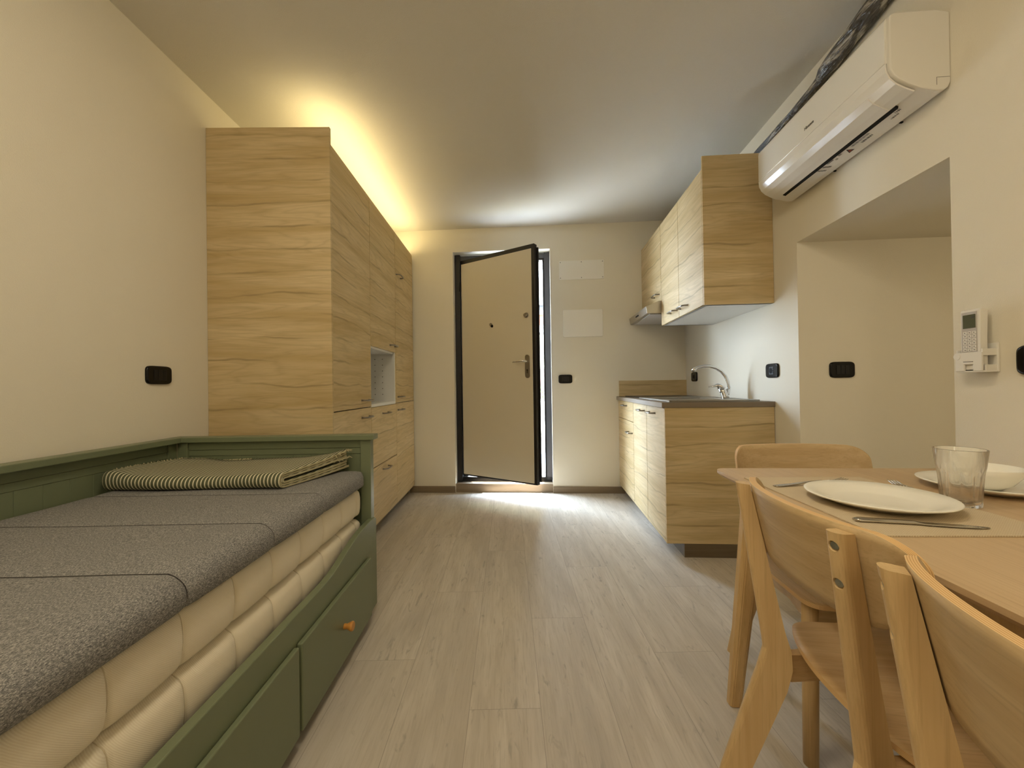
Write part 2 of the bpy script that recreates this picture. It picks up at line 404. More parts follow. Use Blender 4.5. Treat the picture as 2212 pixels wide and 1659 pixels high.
# keep floor texture coordinates in world space
def rebase(o):
    t = o.location.copy(); o.data.transform(Matrix.Translation(t)); o.location = (0, 0, 0)
rebase(fo)
struct('ceiling', G().box(-1.9, 3.7, YB-.2, 4.2, ZC, ZC+.1), 'ceiling_paint')
struct('wall_left', G().box(XL-.15, XL, YB-.15, 4.15, 0, ZC), 'wall_paint')
struct('wall_rear', G().box(XL, 3.0, YB-.15, YB, 0, ZC), 'wall_paint')
# back wall with the door opening (frame K)
g = G(); T = .34
OA0, OA1, OZ = -1.555, -.62, 2.318
g.box(-2.75, OA0, DB, DB+T, 0, ZC); g.box(OA1, 1.9, DB, DB+T, 0, ZC); g.box(OA0, OA1, DB, DB+T, OZ, ZC)
struct('wall_back', g, 'wall_paint', 'K')
# right wall with the deep opening
ND0, ND1, NZ = -1.022, -.235, 1.743
g = G(); g.box(AW, AW+1.8, ND1, DB, 0, ZC); g.box(AW, AW+.35, -5.2, ND0, 0, ZC); g.box(AW, AW+.35, ND0, ND1, NZ, ZC); g.box(AW+.35, AW+1.7, -2.6, ND1, NZ, ZC)
g.box(AW+1.7, AW+1.8, -2.7, ND1, 0, ZC); g.box(AW+.35, AW+1.7, -2.7, -2.6, 0, ZC)
struct('wall_right', g, 'wall_paint', 'K')
# skirting
sk = lambda x0, x1, y0, y1: G().box(x0, x1, y0, y1, 0, .062, .002)
struct('baseboard_back', sk(-2.0, OA0-.001, DB-.014, DB-.0005), 'skirting_wood', 'K')
struct('baseboard_door', G().box(OA1+.001, 0.05, DB-.014, DB-.0005, 0, .062, .002), 'skirting_wood', 'K')
struct('baseboard_left', G().box(XL+.0005, XL+.014, -.0, 2.0, 0, .062, .002).box(XL+.0005, XL+.014, YB+.02, -.02, 0, .062, .002), 'skirting_wood')
# door sill and reveal
struct('trim_1', G().box(OA0, OA1, DB+.012, DB+.10, 0, .082, .002), 'skirting_wood', 'K')
struct('trim_2', G().box(OA0, OA1, DB+.20, DB+T+.12, 0, .09, .004), 'slate', 'K')

# ------------------------------------------------------------------ entrance door
dr = thing('door_1', None, None, (-1.09, DB+.1, 0), 'K', kind='structure')
g = G()
g.box(OA0+.004, OA0+.055, DB+.075, DB+.17, .085, OZ-.004, .002)          # hinge jamb
g.box(OA0+.055, OA1-.0545, DB+.095, DB+.17, OZ-.075, OZ-.012, .002)        # head
part('frame', g, 'black_frame', dr)
part('hinge_rebate', G().box(OA0+.054, OA0+.098, DB+.142, DB+.168, .129, OZ-.0755, .001), 'black_frame', dr)
part('threshold', G().box(OA0+.004, OA1-.004, DB+.10, DB+.19, .082, .128, .002), 'black_frame', dr)
g = G(); g.box(OA1-.054, OA1-.0005, DB+.10, DB+.17, .10, OZ-.001, .002).box(OA0+.055, OA1-.054, DB+.088, DB+.0945, OZ-.058, OZ-.02, .001)
part('strike_jamb', g, 'grey_frame', dr, 'dark grey strike jamb')
g = G(); g.box(OA1-.070, OA1-.0545, DB+.105, DB+.17, .12, OZ-.0755, .002)
part('rebate', g, 'black_frame', dr)
# leaf, hinged at the left, turned inwards
hin = Vector((-1.497, DB+.085)); ang = math.atan2(-.42, .735); LW = .842
def leafP(w, t, z):                        # w along leaf, t: thickness towards the room negative
    c, s_ = math.cos(ang), math.sin(ang); return Vector((hin.x+w*c-t*s_, hin.y+w*s_+t*c, z))
def leafbox(g, w0, w1, t0, t1, z0, z1, bev=0, mi=0):
    h = G(); h.box(w0, w1, t0, t1, z0, z1, bev, mi=mi)
    for v in h.bm.verts: v.co = leafP(v.co.x, v.co.y, v.co.z)
    me = bpy.data.meshes.new('x'); h.bm.to_mesh(me); g.bm.from_mesh(me); h.bm.free(); bpy.data.meshes.remove(me); return g
lf = part('leaf', leafbox(leafbox(G(), 0, LW, .002, .05, .15, 2.258, .002), .03, LW+.012, .05, .064, .17, 2.235, .002), 'black_frame', dr, 'steel edged door leaf')
sk_ = part('leaf_panel', leafbox(G(), .012, LW-.028, -.004, .004, .165, 2.218, .001), 'door_skin', lf, 'cream inner panel of the leaf')
def leafcyl(g, w, z, t0, t1, r0, r1=None, n=24): return g.cyl(leafP(w, t0, z), leafP(w, t1, z), r0, r1, n)
g = G(); leafcyl(g, LW-.085, 1.638, -.004, -.010, .024); leafcyl(g, LW-.085, 1.638, -.010, -.032, .017, .014)
part('knob', g, 'steel', lf)
g = G(); leafcyl(g, .37, 1.592, -.004, -.010, .016)
pk = part('peephole', g, 'steel', lf)
g = G(); leafcyl(g, .382, 1.578, -.004, -.012, .013, .012)
part('peephole_cover', g, 'dark_hole', lf)
# plate + lever
g = G()
h = G(); h.prism(rrect(-.0235, .0235, -.12, .085, .0234, 10), 1, -.012, -.004, .002)
for v in h.bm.verts: v.co = leafP(LW-.078+v.co.x, v.co.y, 1.205+v.co.z)
me = bpy.data.meshes.new('x'); h.bm.to_mesh(me); g.bm.from_mesh(me); h.bm.free()
part('handle_plate', g, 'steel', lf)
g = G(); leafcyl(g, LW-.078, 1.232, -.012, -.05, .009); wz = 1.232
g.tube([leafP(LW-.078, -.048, wz), leafP(LW-.11, -.056, wz+.002), leafP(LW-.15, -.055, wz), leafP(LW-.205, -.05, wz-.004)], [.0085, .0085, .0075, .0065], 12)
part('lever', g, 'chrome', lf)
g = G(); leafcyl(g, LW-.078, 1.155, -.012, -.014, .006); leafbox(g, LW-.0805, LW-.0755, -.014, -.012, 1.128, 1.155)
part('keyhole', g, 'dark_hole', lf)
for z in (.45, 1.05, 1.95): part('hinge', G().cyl((-1.502, DB+.07, z), (-1.502, DB+.07, z+.09), .008), 'black_frame', dr)

# ------------------------------------------------------------------ switch plates and wall covers
def plate(name, label, cat, u, z, w, h, where, group=None, kindm='switch'):
    """where: ('L') left wall, ('R') right wall (u = d), ('B') back wall (u = a), ('J', d) alcove jamb (u = a)"""
    fr = 'W' if where == 'L' else 'K'
    loc = {'L': (XL, u, z), 'R': (AW, u, z), 'B': (u, DB, z), 'J': (u, ND1, z)}[where]
    t = thing(name, label, cat, loc, fr, group)
    def P(a, b, c):      # a along wall, b out of wall, c up
        if where == 'L': return Vector((XL+b, u+a, z+c))
        if where == 'R': return Vector((AW-b, u-a, z+c))
        if where == 'B': return Vector((u+a, DB-b, z+c))
        return Vector((u+a, ND1-b, z+c))
    g = G(); prof = [(0, 1.0), (.005, 1.0), (.009, .95), (.0105, .82)]; N = 40
    rings = []
    for b, k in prof:
        ring = []
        for i in range(N):
            a = 2*PI*i/N; ca, sa = math.cos(a), math.sin(a); e = 2/5.5
            ring.append(g.bm.verts.new(P(math.copysign(abs(ca)**e, ca)*w/2*(1-(1-k)*.35*h/w*2), b, math.copysign(abs(sa)**e, sa)*h/2*(1-(1-k)*.8))))
        rings.append(ring)
    for i in range(len(rings)-1):
        for k in range(N): g.bm.faces.new((rings[i][k], rings[i][(k+1) % N], rings[i+1][(k+1) % N], rings[i+1][k])).smooth = True
    g.bm.faces.new(rings[-1])
    part('cover', g, 'black_plastic', t)
    def bx(a0, a1, b0, b1, c0, c1, gg, bev=.0008):
        hh = G(); hh.box(a0, a1, b0, b1, c0, c1, bev)
        for v in hh.bm.verts: v.co = P(*v.co)
        me = bpy.data.meshes.new('x'); hh.bm.to_mesh(me); gg.bm.from_mesh(me); hh.bm.free(); bpy.data.meshes.remove(me); return gg
    if kindm == 'switch':
        n = 3 if w > .1 else 2
        for i in range(n):
            cw = .0215; a0 = (i-n/2)*cw+.0006
            part('rocker', bx(a0, a0+cw-.0012, .0095, .0125, -.0225, .0225, G()), 'black_module', t)
    else:
        part('module', bx(-.022, .022, .0095, .0115, -.0225, .0225, G()), 'black_module', t)
        gg = G(); gg.cyl(P(-.002, .0112, 0), P(-.002, .0119, 0), .0165, n=28)
        part('socket_recess', gg, 'dark_hole', t)
        for c in (-.013, 0, .013): part('pin_hole', G().cyl(P(.018, .0112, c), P(.018, .0121, c), .0028, n=12), 'dark_hole', t)
    return t
plate('light_switch', 'black wall switch plate on the left wall above the green daybed', 'light switch', 1.777, 1.085, .127, .08, 'L')
plate('light_switch', 'small black switch plate on the back wall beside the entrance door', 'light switch', -.49, 1.076, .13, .083, 'B')
plate('power_socket', 'glossy black socket plate on the right wall just past the worktop corner', 'power socket', .0, 1.083, .125, .083, 'R', kindm='socket')
plate('power_socket', 'narrow black socket plate on the wall behind the chrome tap', 'power socket', 1.185, 1.075, .125, .083, 'R', kindm='socket')
plate('light_switch', 'black switch plate inside the deep recess to the right of the kitchen', 'light switch', .829, 1.075, .122, .083, 'J')
plate('light_switch', 'black plate cut by the right picture edge, beside the remote control', 'light switch', -1.265, 1.066, .13, .085, 'R')
def a_on_back(x): return x
g = G(); g.prism(rrect(-.535+.0, -.115, 2.015, 2.193, .006), 1, DB-.010, DB-.0003, .002)
t = obj('access_panel', g, 'cover_plate', None, 'K'); meta(t, 'upper white rectangular cover plate screwed to the back wall', 'cover plate')
for a in (-.522, -.325, -.128):
    for z in (2.03, 2.178): part('screw', G().cyl((a, DB-.0095, z), (a, DB-.0118, z), .0042, n=10), 'print_grey', t)
g = G(); g.prism(rrect(-.505, -.135, 1.472, 1.727, .012), 1, DB-.020, DB-.0003, .003)
meta(obj('electrical_box_cover', g, 'cover_plate', None, 'K'), 'lower white blank cover of the fuse box beside the entrance door', 'cover plate')

# ------------------------------------------------------------------ bar handles
def handle(frameaxis, u0, u1, z, surf, out, name='handle', parent=None, vertical=False):
    """frameaxis 'K': bar along d on plane a=surf protruding -a ; 'L': bar along y on plane x=surf protruding +x"""
    g = G(); sgn = -1 if frameaxis == 'K' else 1
    P = lambda u, o: Vector((surf+sgn*o, u, z))
    g.cyl(P(u0, 0), P(u0, .003), .0075, .0055, 14); g.cyl(P(u1, 0), P(u1, .003), .0075, .0055, 14)
    k = .022
    g.tube([P(u0, .001), P(u0+.001, out*.55), P(u0+k*.45, out*.93), P(u0+k, out), P((u0+u1)/2, out*1.03), P(u1-k, out), P(u1-k*.45, out*.93), P(u1-.001, out*.55), P(u1, .001)],
           [.0055, .0052, .0053, .0058, .0064, .0058, .0053, .0052, .0055], 10)
    return part(name, g, 'handle_metal', parent)

# ------------------------------------------------------------------ tall cabinets (left)
XF = -.906; XC = XF-.018; Y0 = 2.087
c1, c2, c3, c4 = Y0, 2.683, 3.283, 3.884
lp = obj('side_panel', G().box(XL+.001, XF+.008, 2.070, 2.0865, .0, 2.362, .001), 'cabinet_wood'); meta(lp, 'full height wooden end panel of the tall cabinets behind the daybed', 'cabinet panel')
def carcass(g, x0, x1, y0, y1, z0, z1, t=.018):
    g.box(x0, x1, y0, y0+t, z0, z1).box(x0, x1, y1-t, y1, z0, z1).box(x0, x1, y0, y1, z0, z0+t).box(x0, x1, y0, y1, z1-t, z1).box(x0, x0+.006, y0, y1, z0, z1)
    return g
def door_L(name, y0, y1, z0, z1, hnd, parent, lab=None):
    g = .0025
    d = part(name, G().box(XC+.001, XF, y0+g, y1-g, z0+g, z1-g, .0012), 'cabinet_wood', parent, lab)
    if hnd: handle('L', hnd[0], hnd[1], hnd[2], XF, .034, parent=d)
    return d
ZB, ZM, ZT = .08, .892, 2.293
t = thing('tall_cabinet', 'tall wooden cabinet nearest the daybed, next to the wide end panel', 'cabinet', (-1.2, 2.38, 0), group='tall cabinets on the left wall')
part('body', carcass(G(), XL+.001, XC, c1, c2-.001, ZB, ZT), 'white_melamine', t)
door_L('door', c1, c2, ZB, ZM, (2.505, 2.633, .833), t); door_L('door', c1, c2, ZM, ZT, (2.505, 2.633, .940), t)
t = thing('tall_cabinet', 'middle tall cabinet with an open white compartment between its doors and drawers', 'cabinet', (-1.2, 2.98, 0), group='tall cabinets on the left wall')
g = carcass(G(), XL+.001, XC, c2, c3-.001, ZB, ZT)
g.box(XL+.001, XF-.002, c2, c3-.02, .888, .908).box(XL+.001, XC, c2+.018, c3-.02, 1.288, 1.306)
g.box(XC, XF-.003, c3-.034, c3-.019, .908, 1.30)
part('body', g, 'white_melamine', t)
part('filler_strip', G().box(XL+.3, XF-.002, c3-.017, c3-.0005, .89, 1.30), 'cabinet_wood', t)
for yy in (XF-.10, XF-.16):
    for k in range(7): part('shelf_hole', G().cyl((yy, c3-.0335, .965+k*.047), (yy, c3-.0348, .965+k*.047), .0032, n=10), 'dark_hole', t)
door_L('drawer', c2, c3, ZB, .477, (2.908, 3.035, .433), t); door_L('drawer', c2, c3, .477, .888, (2.916, 3.044, .833), t)
door_L('door', c2, c3, 1.298, ZT, (3.116, 3.245, 1.347), t)
t = thing('tall_cabinet', 'tall wooden cabinet farthest from the bed, against the back wall', 'cabinet', (-1.2, 3.58, 0), group='tall cabinets on the left wall')
part('body', carcass(G(), XL+.001, XC, c3, c4, ZB, ZT), 'white_melamine', t)
door_L('door', c3, c4, ZB, ZM, (3.322, 3.442, .834), t); dd_ = door_L('door', c3, c4, ZM, ZT, (3.322, 3.442, .941), t); handle('L', 3.312, 3.442, 1.949, XF, .034, parent=dd_)
g = G().box(XC-.06, XC-.044, c1, c4, .0, ZB-.001)
meta(obj('plinth', g, 'plinth_wood'), 'dark plinth board under the tall cabinets on the left', 'plinth')

# ------------------------------------------------------------------ kitchen base units
def door_K(name, surf, d0, d1, z0, z1, hnd, parent):
    g = .0025
    d = part(name, G().box(surf, surf+.017, d0+g, d1-g, z0+g, z1-g, .0012), 'cabinet_wood', parent)
    if hnd: handle('K', hnd[0], hnd[1], hnd[2], surf, .034, parent=d)
    return d
meta(obj('side_panel', G().box(0, .617, -.012, .0, .08, .8745, .001), 'cabinet_wood', None, 'K'), 'wooden end panel of the kitchen base units facing the dining table', 'cabinet panel')
def carcassK(g, a0, a1, d0, d1, z0, z1): return carcass(g, a0, a1, d0, d1, z0, z1)
t = thing('base_cabinet', 'kitchen base cabinet with two doors below the sink', 'cabinet', (.3, .4, 0), 'K')
g = G(); a0, a1, d0, d1, z0, z1 = .0185, .617, .001, .799, .08, .8745
g.box(a0, a1, d0, d0+.018, z0, z1).box(a0, a1, d1-.018, d1, z0, z1).box(a0, a1, d0, d1, z0, z0+.018)
part('body', g, 'white_melamine', t)
door_K('door', 0, .0, .4, .08, .8735, (.19, .318, .83), t); door_K('door', 0, .4, .8, .08, .8735, (.452, .58, .83), t)
t = thing('base_cabinet', 'kitchen base cabinet with a drawer over a door, below the hob', 'cabinet', (.3, 1.1, 0), 'K')
g = G(); d0, d1 = .8, 1.398
g.box(a0, a1, d0, d0+.018, z0, z1).box(a0, a1, d1-.018, d1, z0, z1).box(a0, a1, d0, d1, z0, z0+.018)
part('body', g, 'white_melamine', t)
door_K('drawer', 0, .8, 1.398, .715, .8735, (1.03, 1.158, .836), t); door_K('door', 0, .8, 1.398, .08, .715, (.84, .968, .625), t)
g = G(); g.box(.10, .612, -.011, .003, 0, .0785).box(.10, .114, .003, 1.384, 0, .0785)
meta(obj('plinth', g, 'plinth_wood', None, 'K'), 'dark brown plinth under the kitchen base units', 'plinth')
# worktop with a cut-out for the sink
g = G(); z0, z1 = .8755, .905
SK = (.095, .50, .12, .62)
g.box(-.018, SK[0], -.018, 1.3985, z0, z1).box(SK[1], .6185, -.018, 1.3985, z0, z1).box(SK[0], SK[1], -.018, SK[2], z0, z1).box(SK[0], SK[1], SK[3], 1.3985, z0, z1)
meta(obj('worktop', g, 'worktop_laminate', None, 'K'), 'grey brown laminate worktop over the kitchen base units', 'worktop')
meta(obj('splashback', G().box(.006, .6185, 1.384, 1.3985, .906, 1.052, .001), 'cabinet_wood', None, 'K'), 'low wooden splashback standing on the worktop against the back wall', 'splashback')
meta(obj('hob', G().prism(rrect(.05, .56, .80, 1.34, .01), 2, .9055, .913, .001), 'hob_glass', None, 'K'), 'black glass hob set in the far end of the worktop', 'hob')
t = thing('sink', 'stainless steel sink with drainer set into the worktop', 'sink', (.3, .35, .9055), 'K')
g = G()
A0, A1, D0, D1 = .04, .56, .03, .77
b0, b1, e0, e1 = .105, .44, .40, .61          # bowl
g.box(A0, A1, D0, e0, .9057, .9115, .002).box(A0, A1, e1, D1, .9057, .9115, .002).box(A0, b0, e0, e1, .9057, .9115, .001).box(b1, A1, e0, e1, .9057, .9115, .001)
g.box(A0, A1, D0, D0+.012, .9115, .9155, .0015).box(A0, A1, D1-.012, D1, .9115, .9155, .0015).box(A0, A0+.012, D0, D1, .9115, .9155, .0015).box(A1-.012, A1, D0, D1, .9115, .9155, .0015)
for k in range(8): g.box(.12, .42, .07+k*.036, .078+k*.036, .9115, .9135, .0008)
part('drainer', g, 'steel', t)
g = G(); g.box(b0-.0, b0+.003, e0, e1, .76, .911).box(b1-.003, b1, e0, e1, .76, .911).box(b0, b1, e0, e0+.003, .76, .911).box(b0, b1, e1-.003, e1, .76, .911).box(b0, b1, e0, e1, .757, .761)
part('bowl', g, 'steel', t)
# tap
t = thing('tap', 'chrome kitchen tap with a high arched spout', 'tap', (.505, .35, .9115), 'K')
fd = .35
g = G(); g.tube([(.505, fd, .9118), (.504, fd, .93), (.495, fd, .955), (.478, fd, .985)], [.025, .0225, .0215, .021], 20)
g.tube([(.50, fd, .925), (.520, fd, .95), (.527, fd, .975)], [.018, .0145, .0115], 16)
part('tap_body', g, 'chrome', t)
g = G(); pts = []
for (a, z) in ((.525, .955), (.529, .985), (.524, 1.022), (.508, 1.062), (.482, 1.094), (.447, 1.118), (.408, 1.130), (.366, 1.131), (.328, 1.122), (.306, 1.110), (.297, 1.098)): pts.append((a, fd, z))
g.tube(pts, [.0105]*9+[.0115, .0115], 16)
part('spout', g, 'chrome', t)
g = G(); g.tube([(.482, fd, .978), (.473, fd, .996), (.455, fd, 1.003), (.43, fd, .994), (.398, fd, .991)], [.0205, .019, .012, .0055, .0035], 14, 1.6)
part('lever', g, 'chrome', t)

# ------------------------------------------------------------------ wall units
AU = .23; ZU = 1.471; ZUT = 2.268
meta(obj('side_panel', G().box(AU, .6185, -.026, -.013, ZU, 2.338, .001), 'cabinet_wood', None, 'K'), 'wooden end panel of the wall cabinets beside the air conditioner', 'cabinet panel')
t = thing('wall_cabinet', 'kitchen wall cabinet with two tall doors above the sink', 'cabinet', (.42, .4, ZU), 'K')
part('body', carcass(G(), AU+.0185, .6185, -.012, .799, ZU, ZUT), 'white_melamine', t)
door_K('door', AU, -.012, .4, ZU, ZUT, (.236, .366, 1.522), t); door_K('door', AU, .4, .8, ZU, ZUT, (.436, .566, 1.526), t)
t = thing('wall_cabinet', 'shorter kitchen wall cabinet above the extractor hood', 'cabinet', (.42, 1.1, 1.66), 'K')
part('body', carcass(G(), AU+.0185, .6185, .801, 1.398, 1.672, ZUT), 'white_melamine', t)
door_K('door', AU, .8, 1.398, 1.670, ZUT, (.845, .975, 1.73), t)
t = thing('extractor_hood', 'stainless steel extractor hood under the shorter wall cabinet', 'extractor hood', (.35, 1.1, 1.568), 'K')
g = G(); g.prism([(.1215, 1.574), (.111, 1.629), (.212, 1.6705), (.6185, 1.6705), (.6185, 1.574)], 1, .803, 1.397, .001)
part('hood_body', g, 'steel', t)
part('filter', G().box(.15, .60, .83, 1.37, 1.568, 1.5735, .001), 'remote_grey', t)
g = G(); g.box(.1125, .1165, 1.06, 1.15, 1.597, 1.609); part('control_slot', g, 'dark_hole', t)

# ------------------------------------------------------------------ air conditioner
t = thing('air_conditioner', 'white split air conditioner mounted high on the right wall', 'air conditioner', (.52, -.64, 1.96), 'K')
E0, E1 = -1.032, -.235
prof = [(.6195, 2.213), (.575, 2.222), (.45, 2.222), (.438, 2.216), (.435, 2.20), (.4345, 2.06), (.437, 2.035), (.447, 2.017), (.465, 2.001), (.495, 1.984), (.53, 1.969), (.575, 1.958), (.598, 1.958), (.612, 1.967), (.6195, 1.985)]
g = G(); g.prism(prof, 1, E0, E1, .0035, 2)
part('casing', g, 'white_plastic', t)
prof2 = [(.4365, 2.218), (.431, 2.21), (.4285, 2.20), (.4275, 2.065), (.4365, 2.063)]
part('front_panel', G().prism(prof2, 1, E0+.012, E1-.012, .001, 1), 'white_gloss', t)
# curved lower gloss strip
def strip(o):
    s_ = [(.4275, 2.062), (.430, 2.036), (.441, 2.012), (.460, 1.994), (.488, 1.978), (.516, 1.966)]
    return s_ + [(a+o*.9, z+o) for a, z in reversed(s_)]
g = G(); g.prism(strip(.004), 1, E0+.012, E1-.012); part('lower_cover', g, 'white_gloss', t)
s_ = [(.4405, 2.0095), (.4595, 1.9912), (.4875, 1.9752), (.5135, 1.9640)]
g = G(); g.prism(s_+[(a+.002, z+.003) for a, z in reversed(s_)], 1, -.93, -.31); part('louver', g, 'white_gloss', t)
g = G(); g.prism([(.517, 1.9645), (.530, 1.9600), (.532, 1.972), (.519, 1.972)], 1, -.945, -.30); part('air_slot', g, 'dark_hole', t)
# logo and underside print
def matK_front(a, d, z, up=Vector((0, 0, 1))):
    # text facing -a : x axis of text runs towards -d (towards the camera)
    X = Vector((0, -1, 0)); Y = up; Z = X.cross(Y); return Matrix(((X.x, Y.x, Z.x, a), (X.y, Y.y, Z.y, d), (X.z, Y.z, Z.z, z), (0, 0, 0, 1)))
g = G(); add_text(g, 'Hisense', .019, matK_front(.4270, -.645, 2.103)); part('logo', g, 'print_ink', t)
g = G()
ua = Vector((-.93, 0, .37)).normalized()      # "up" of the print: towards the front edge, following the underside
def under(a, d):
    # z of the underside at a
    ks = [(.53, 1.969), (.575, 1.958)]; z = 1.969+(a-.53)*(-.011/.045); return z-.0012
def matK_under(a, d):
    X = Vector((0, -1, 0)); Y = Vector((-1, 0, .244)).normalized(); Z = X.cross(Y)
    return Matrix(((X.x, Y.x, Z.x, a), (X.y, Y.y, Z.y, d), (X.z, Y.z, Z.z, under(a, d)), (0, 0, 0, 1)))
add_text(g, 'Hisense', .011, matK_under(.541, -.60)); add_text(g, 'CE', .010, matK_under(.551, -.625)); add_text(g, 'R32', .010, matK_under(.543, -.655))
for k in range(8):
    a = .541+k*.0032; x0 = -.505-.002*k
    add_text(g, 'II'*(6+k % 3), .0030, matK_under(a, x0-.02)); add_text(g, 'II'*(5+(k*3) % 4), .0030, matK_under(a, x0-.052))
part('rating_label', g, 'print_grey', t)
g = G()
def stripes(a0, d0, n, w, gap, h):
    for k in range(n):
        dd = d0-k*gap; ww = w*(.6+.8*((k*7) % 5)/5)
        q = [Vector((a0, dd, under(a0, 0))), Vector((a0, dd-ww, under(a0, 0))), Vector((a0+h, dd-ww, under(a0+h, 0))), Vector((a0+h, dd, under(a0+h, 0)))]
        g.bm.faces.new([g.bm.verts.new(p) for p in q])
stripes(.541, -.715, 26, .0016, .0034, .009); part('barcode', g, 'print_ink', t)
g = G(); stripes(.556, -.745, 12, .003, .0045, .008); part('barcode', g, 'print_ink', t)
g = G(); stripes(.541, -.915, 4, .003, .006, .008); stripes(.553, -.885, 8, .0022, .004, .006); part('printed_mark', g, 'print_ink', t)
g = G()
def tri(a, d, r, gg, off=0):
    q = [Vector((a-r, d, under(a-r, 0)-off)), Vector((a+r*.6, d+r, under(a+r*.6, 0)-off)), Vector((a+r*.6, d-r, under(a+r*.6, 0)-off))]
    gg.bm.faces.new([gg.bm.verts.new(p) for p in q])
tri(.556, -.69, .0145, g); part('warning_sign', g, 'print_ink', t)
g = G(); tri(.5565, -.69, .008, g, .0004); part('warning_sign_field', g, 'print_red', t)
for dd in (-.86, -.525): part('clip', G().box(.610, .6195, dd, dd+.007, 1.9625, 1.9665), 'dark_hole', t)
g = G(); g.box(.5755, .5765, E0-.0006, E0+.001, 1.975, 2.0).box(.5765, .616, E0-.0006, E0+.001, 1.9995, 2.0005); part('knockout', g, 'print_grey', t)

# ------------------------------------------------------------------ refrigerant pipe
pts = []; rad = []
for k in range(60):
    s_ = k/59; d = .62-s_*2.4
    z = 2.372+(.62-d)*.036 if d > -.42 else 2.4095+(-.42-d)*.175*.8
    z = min(z, 2.497); r = .019 if d > -.38 else .019+.019*min(1, (-.38-d)/.25)
    r *= 1+.05*math.sin(d*31)+.04*math.sin(d*13+1)
    a = .596-(.012 if d < -.5 else 0)
    pts.append((a, d, z)); rad.append(r)
g = G(); g.tube(pts, rad, 16)
for v in g.bm.verts:
    q = noise.noise(Vector((v.co.x*60, v.co.y*14, v.co.z*60))); v.co.z += q*.002; v.co.x = min(v.co.x+q*.002, .618)
meta(obj('insulated_pipe', g, 'pipe_wrap', None, 'K', smooth=True), 'dark pipe in clear plastic wrap running along the wall above the air conditioner', 'pipe')

# ------------------------------------------------------------------ remote control and its wall holder
RD = -1.112
t = thing('remote_holder', 'white wall bracket holding the air conditioner remote', 'bracket', (AW, RD, 1.04), 'K')
g = G()
g.box(.613, .6195, RD-.043, RD+.040, 1.036, 1.122, .002)                       # back plate
g.box(.583, .6135, RD-.040, RD-.034, 1.040, 1.058, .001).box(.583, .6135, RD+.030, RD+.036, 1.040, 1.058, .001)
g.box(.575, .6135, RD-.040, RD+.036, 1.036, 1.0405, .001)                      # floor
g.box(.572, .577, RD-.040, RD-.016, 1.040, 1.062, .001).box(.572, .577, RD+.010, RD+.036, 1.040, 1.062, .001)
g.box(.572, .577, RD-.040, RD+.036, 1.060, 1.096, .001)                        # front cup
g.box(.575, .6135, RD-.040, RD-.035, 1.085, 1.105, .001).box(.575, .6135, RD+.031, RD+.036, 1.060, 1.105, .001)
part('cup', g, 'white_plastic', t)
g = G(); g.cyl((.574, RD+.030, 1.085), (.5705, RD+.030, 1.085), .010, n=24); part('release_button', g, 'white_plastic', t)
g = G(); g.box(.5712, .5722, RD-.016, RD+.012, 1.067, 1.069); part('marking', g, 'print_grey', t)
t = thing('remote_control', 'white remote control with grey keypad standing in the wall bracket', 'remote control', (.59, RD, 1.045), 'K')
g = G(); g.prism([(.579, 1.0435), (.6, 1.0435), (.6, 1.14), (.603, 1.222), (.586, 1.228), (.580, 1.225)], 1, RD-.030, RD+.026, .002)
part('casing', g, 'white_plastic', t)
part('face', G().box(.5782, .5800, RD-.022, RD+.022, 1.098, 1.219, .0005), 'remote_grey', t)
part('screen', G().box(.5774, .5786, RD-.019, RD+.017, 1.170, 1.211, .0003), 'lcd', t)
g = G()
for r_ in range(6):
    for c_ in range(3):
        z = 1.156-r_*.0105; y = RD-.0145+c_*.0130
        part('key', G().box(.5774, .5786, y-.0052, y+.0052, z-.0038, z+.0042, .0003), 'white_plastic', t)
g = G()
for r_ in range(6):
    for c_ in range(3):
        z = 1.156-r_*.0105; y = RD-.0145+c_*.0130
        part('key_print', G().box(.5771, .5775, y-.002-.001*((r_+c_) % 2), y+.002, z-.0008, z+.001), 'print_ink', t)
part('screen_print', G().box(.5768, .5773, RD-.017, RD-.008, 1.201, 1.204), 'print_ink', t)

# ------------------------------------------------------------------ daybed
BX0, BX1, BY0, BY1 = -1.515, -.612, -.25, 1.86
t = thing('daybed', 'green painted wooden daybed with drawers against the left wall', 'daybed', (-1.06, .8, 0))
def panelled(g, fixed, axis, u0, u1, z0, z1, thick):
    """framed boarded panel; axis 1: panel plane perpendicular to y, axis 0: perpendicular to x"""
    def bx(a0, a1, t0, t1, c0, c1, bev=.0015):
        if axis == 1: g.box(a0, a1, fixed+t0, fixed+t1, c0, c1, bev)
        else: g.box(fixed+t0, fixed+t1, a0, a1, c0, c1, bev)
    st = .045
    bx(u0, u0+st, 0, thick, z0, z1); bx(u1-st, u1, 0, thick, z0, z1)
    bx(u0+st, u1-st, thick*.22, thick*.8, z1-.035, z1); bx(u0+st, u1-st, thick*.22, thick*.8, z0, z0+.06)
    # upper plank, then boards
    bx(u0+st-.002, u1-st+.002, thick*.3, thick*.72, z1-.062, z1-.036, .001)
    n = max(1, round((u1-u0-2*st)/.078)); w = (u1-u0-2*st)/n
    for i in range(n): bx(u0+st+i*w, u0+st+(i+1)*w, thick*.36, thick*.66, z0+.05, z1-.0625, .0016)
    return g
TH = .04
for nm, yy in (('foot_end', BY1-TH), ('head_end', BY0)):
    g = panelled(G(), yy, 1, BX0+.03, BX1-.07+.06, .04, .782, TH)
    part(nm, g, 'bed_paint', t)
g = panelled(G(), BX0, 0, BY0+TH, BY1-TH, .04, .782, .03); part('back_panel', g, 'bed_paint', t)
g = G(); g.box(BX0, BX1+.008, BY1-TH-.014, BY1+.012, .7825, .806, .003); part('top_rail', g, 'bed_paint', t)
